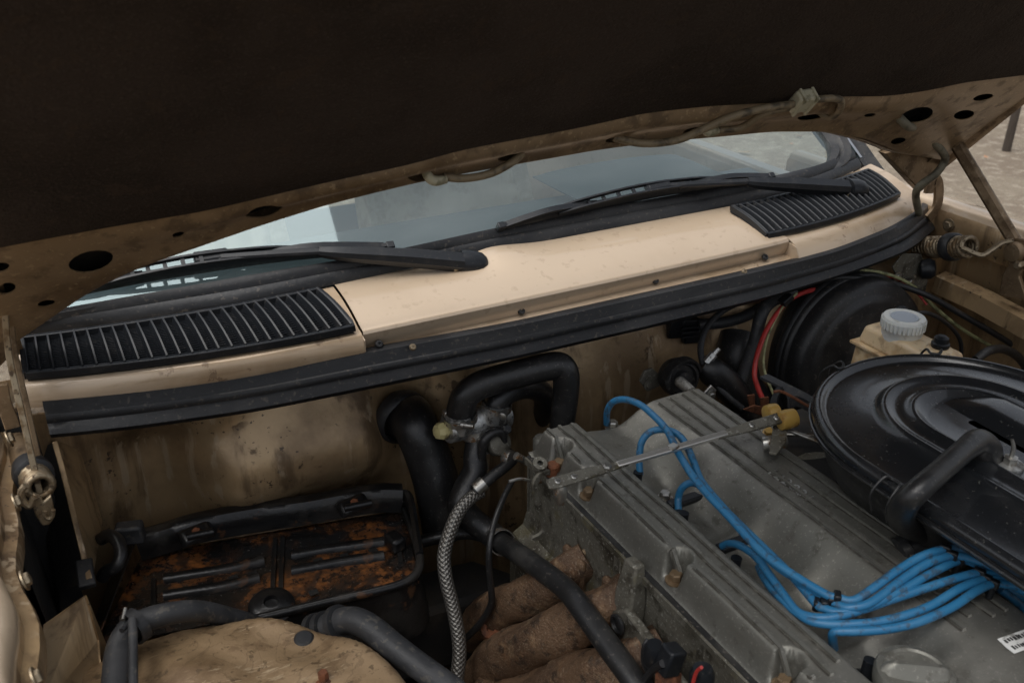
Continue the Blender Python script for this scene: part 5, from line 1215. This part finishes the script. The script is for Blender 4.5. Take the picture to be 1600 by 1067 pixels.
for pts in (((240, 905), (240, 960)), ((430, 842), (424, 962)), ((442, 840), (437, 960)), ((620, 835), (626, 880))):
    mk('cross_rib', MB().sweep([tz(*q, .001) for q in pts], [(-.004, -.003), (-.003, .003), (.003, .003), (.004, -.003)], sm=2), 'tray_frame', bt, smooth=50)
for px, py in ((497, 876), (538, 868), (583, 860), (365, 902), (395, 896), (490, 925), (300, 940)):
    mk('drain_hole', MB().box(tz(px, py, .0022), (.012, .010, .0012)), 'void_black', bt)
mk('corner_block', MB().box(tz(617, 846, .012), (.022, .03, .022), Matrix.Rotation(.2, 3, 'Z')), 'tray_frame', bt, bevel=.005)
mk('left_wall', MB().loft([[tz(214, 842, .03), tz(150, 1010, .01)], [tz(200, 846, .01), tz(135, 1015, -.02)], [tz(195, 850, -.06), tz(130, 1020, -.09)]], thick=.002), 'tray_frame', bt)
mk('hold_down', MB().lathe(tz(425, 950, .002), (0, -.2, 1), [(.030, -.004), (.030, .006), (.024, .012), (.010, .014), (.009, .008), (.0, .008)], 26), 'tray_frame', bt)
t = mk('relay_box', MB().box(U(203, 832, z=.72), (.036, .022, .028), Matrix.Rotation(-.3, 3, 'Z')), 'rubber_dusty', bevel=.004); tag(t, 'small grey rubber block at the rear left corner of the battery tray', 'relay')
hose('small black elbow hose at the left end of the battery tray', tr([(158, 842), (170, 836), (184, 845), (189, 866), (182, 884), (166, 893), (160, 902)], z=[.73, .74, .74, .73, .72, .71, .70]), .0085, name='elbow_hose')
# lower left hoses over the strut tower
hose('dusty thick rubber hose curving over the tower from the bottom edge', [U(a, b, z=z) for a, b, z in ((176, 1120, .74), (180, 1060, .75), (185, 1015, .757), (200, 985, .763), (228, 968, .765), (270, 957, .763), (310, 954, .75), (350, 962, .72), (395, 975, .68), (430, 990, .62))], [.0140, .0140, .0135, .0125, .012, .012], 'rubber_dusty', name='vacuum_hose')
hose('slim grey tube standing in front of the dusty hose', [U(a, b, z=z) for a, b, z in ((209, 1110, .772), (208, 1050, .777), (208, 1000, .782), (207, 968, .785))], .0048, 'rubber_dusty', name='slim_tube', cat='tube')
t = thing('hose_strap', 'grey strap tying the slim tube to the dusty hose', 'strap', U(210, 985, z=.76))
c = U(212, 978, z=.766); mk('band', MB().lathe(c, (.8, .45, .05), [(.017, -.006), (.020, -.006), (.020, .006), (.017, .006)], 28, cap=False), 'rubber', t)
mk('tail', MB().cyl(U(206, 968, z=.782), U(190, 985, z=.785), .003), 'rubber', t); mk('tail', MB().cyl(U(192, 968, z=.782), U(196, 950, z=.785), .0022), 'steel', t)
hb = hose('thick grey rubber hose running down from the tray to the bottom edge', [U(a, b, z=z) for a, b, z in ((498, 985, .70), (520, 975, .715), (548, 968, .73), (578, 980, .732), (615, 1010, .725), (655, 1040, .715), (700, 1072, .705), (740, 1105, .69))], [.0155, .0155, .016, .0155, .015, .015], 'rubber_dusty', name='brake_vent_hose')
t = thing('ribbed_boot', 'ribbed black rubber boot at the upper end of the thick grey hose', 'boot', U(510, 985, z=.70))
d = (U(548, 968, z=.73)-U(498, 985, z=.70)).normalized()
for q, r in ((-.004, .022), (.010, .021), (.034, .0225)):
    mk('ring', MB().lathe(U(498, 985, z=.70)+d*q, d, [(r-.006, -.005), (r, -.004), (r, .004), (r-.006, .005)], 28), 'rubber', t)
# near-black member added so the gap between tray and engine stays dark
mk_ = tag(mk('crossmember', MB().sweep([V(-.36, -.05, .52), V(-.22, -.04, .50), V(-.17, -.02, .48)], [(-.05, -.06), (-.05, .05), (.05, .06), (.05, -.06)], sm=4), 'void_black', bevel=.01), 'added near-black crossmember in the gap between battery tray and engine', 'crossmember')
hose('black cross pipe low between the battery tray and the coolant hose', tr([(660, 845), (690, 838), (730, 832), (760, 838)], y=[.0, -.01, -.02, -.03]), .010, name='cross_pipe', cat='pipe')

# ================================================================== FIREWALL FITTINGS, WIRING (centre right)
cn = thing('wiring_connector', 'black ribbed wiring connector screwed to the firewall under the rubber', 'connector', U(1070, 525, y=.085))
for a, b, s_ in ((1058, 508, (.040, .024, .040)), (1074, 502, (.036, .03, .018)), (1078, 520, (.040, .036, .026))):
    mk('housing', MB().box(U(a, b, y=.085), s_, Matrix.Rotation(.12, 3, 'Y') @ Matrix.Rotation(-.1, 3, 'Z')), 'plastic_black', cn, bevel=.003)
for q in range(3): mk('rib', MB().box(U(1078, 512+q*7, y=.064), (.036, .006, .004), Matrix.Rotation(.12, 3, 'Y')), 'plastic_black', cn, bevel=.001)
hose('grey black wiring loom leaving the firewall connector', tr([(1090, 507), (1130, 504), (1165, 494), (1195, 478), (1225, 462)], y=[.07, .06, .05, .04, .03]), .0095, 'rubber_dusty', name='wiring_loom', cat='cable')
hose('thick wiring loom dropping beside the red wire', tr([(1240, 455), (1206, 470), (1190, 490), (1180, 530), (1164, 575), (1154, 615), (1152, 650)], y=[.02, .02, .01, .0, -.02, -.04, -.06]), [.0115, .0115, .0105, .0095, .009], 'rubber_dusty', name='wiring_loom', cat='cable')
hose('long black cable looping from the firewall down to the rusty bracket', tr([(1160, 470), (1128, 487), (1104, 512), (1095, 540), (1098, 566), (1112, 592), (1135, 618), (1160, 638)], y=[.06, .04, .02, .0, -.02, -.04, -.06, -.075]), .0052, 'rubber_dusty', name='throttle_cable', cat='cable')
hose('red wire curving from the rubber strip down past the booster', tr([(1318, 455), (1280, 452), (1248, 460), (1222, 480), (1198, 515), (1183, 555), (1179, 585), (1184, 605), (1191, 622)], y=[.03, .02, .01, .0, -.02, -.045, -.06, -.07, -.08]), .0042, 'wire_red', name='red_wire', cat='wire')
hose('thin olive wire beside the red wire', tr([(1245, 458), (1220, 484), (1200, 525), (1193, 560), (1196, 585), (1204, 605), (1212, 625)], y=[.0, -.005, -.025, -.05, -.065, -.08, -.09]), .0022, 'wire_green', name='olive_wire', cat='wire')
t = mk('cable_tie', MB().box(U(1228, 468, y=-.008), (.022, .016, .012), Matrix.Rotation(-.6, 3, 'Y')), 'plastic_black', bevel=.002); tag(t, 'black cable tie around the red wire under the rubber strip', 'cable tie')
dt = hose('fat black duct in the dark gap behind the engine', tr([(1155, 525), (1150, 560), (1158, 600), (1180, 640), (1190, 680)], y=[.06, .04, .03, .02, .0]), [.034, .036, .036, .036], 'satin_black', name='heater_duct', cat='duct')
hose('fat black rubber hose slanting down behind the engine', tr([(1096, 570), (1112, 580), (1135, 600), (1158, 630), (1172, 660)], y=[-.02, -.03, -.04, -.05, -.06]), [.018, .024, .025, .024, .022], 'hose_black', name='intake_hose')
mk('union', MB().lathe(U(1104, 566, y=-.03), (.6, -.2, .8), [(.007, 0), (.007, .018), (.004, .019), (.004, .03)], 6), 'bright_alloy', dt)
rv = thing('vacuum_regulator', 'round black rubber mounted regulator at the rear of the engine', 'regulator', U(1062, 600, y=-.06))
p = U(1062, 590, y=-.03); mk('drum', MB().lathe(p, (-.1, -1, .25), [(.028, -.02), (.031, -.01), (.031, .008), (.024, .012), (.022, .006), (.014, .006), (.012, .016), (.004, .017)], 32), 'satin_black', rv)
mk('strap', MB().sweep([p+V(math.cos(q)*.034, -.004, math.sin(q)*.034) for q in xs(.2, 2.9, 12)], [(-.002, -.007), (-.002, .007), (.002, .007), (.002, -.007)], up=(0, 1, 0), sm=1), 'satin_black', rv)
fp = [U(a, b, y=.0) for a, b in ((1000, 596), (1008, 580), (1020, 576), (1036, 590), (1034, 602), (1012, 612))]
ear = mk('mount_ear', MB().prism(fp, (0, .005, 0)), 'head_alloy', rv, bevel=.001); bolt(rv, U(1012, 602, y=-.002), (0, -1, .2), .005, 'head_alloy')
mk('shaft', MB().cyl(U(1062, 596, y=-.06), U(1082, 612, y=-.10), .009, .007), 'bright_alloy', rv)
bp_ = [U(a, b, y=-.07) for a, b in ((1094, 622), (1112, 602), (1120, 610), (1104, 630))]
t = mk('small_bracket', MB().prism(bp_, (0, .004, 0)), 'bright_alloy', bevel=.001); tag(t, 'small plated bracket with a bolt at the engine\'s rear right corner', 'bracket'); bolt(t, U(1110, 618, y=-.072), (0, -1, 0), .006, 'steel', name='bolt')
rb = thing('rusty_bracket', 'rusty brown two winged bracket at the end of the black cable', 'bracket', U(1180, 645, y=-.09))
for pl_, yv in ((((1162, 640), (1180, 633), (1212, 640), (1196, 652)), -.10), (((1168, 618), (1180, 616), (1180, 634), (1172, 636)), -.085), (((1188, 622), (1202, 620), (1202, 636), (1190, 638)), -.085)):
    mk('plate', MB().prism([U(a, b, y=yv) for a, b in pl_], (0, .003, .0)), 'rust_orange', rb, bevel=.001)
# right rear corner: relay plate, knob, long cables
kb = thing('corner_bracket', 'grey bracket with a black round knob below the right end of the rubber', 'bracket', U(1435, 440, x=.74))
mk('plate', MB().prism([U(a, b, y=.0) for a, b in ((1395, 418), (1412, 396), (1440, 398), (1452, 432), (1446, 456), (1410, 450))], (0, .004, 0)), 'head_alloy', kb, bevel=.001)
p = U(1450, 420, y=-.01); mk('knob', MB().lathe(p, (.6, -.7, .2), [(.013, -.014), (.018, -.010), (.019, .004), (.014, .012), (.004, .014)], 24), 'plastic_black', kb)
mk('stud', MB().cyl(U(1412, 438, y=-.0), U(1430, 432, y=-.02), .003), 'steel', kb)
for px, py in ((1402, 432), (1422, 440)): bolt(kb, U(px, py, y=-.003), (0, -1, 0), .006, 'steel')
hose('long black cable running from the rubber strip to the right picture edge', tr([(1270, 437), (1330, 434), (1400, 445), (1450, 462), (1500, 490), (1560, 525), (1640, 575)], y=[.02, .0, -.02, -.05, -.08, -.12, -.16]), .0055, 'wire_black', name='long_cable', cat='cable')
hose('yellowish green wire running beside the long black cable', tr([(1340, 421), (1385, 428), (1425, 446), (1458, 478), (1500, 512), (1555, 545)], y=[.01, -.0, -.02, -.04, -.07, -.10]), .0032, 'wire_green', name='green_wire', cat='wire')
hose('pinkish thin wire next to the yellowish green wire', tr([(1350, 424), (1400, 435), (1430, 455), (1448, 476)], y=[.01, -.005, -.025, -.045]), .0022, 'wire_red', name='pink_wire', cat='wire')
hose('black hose loop behind the air cleaner at the right edge', tr([(1525, 562), (1545, 548), (1570, 546), (1595, 562), (1610, 590)], y=-.20), .0075, 'hose_black', name='loop_hose')
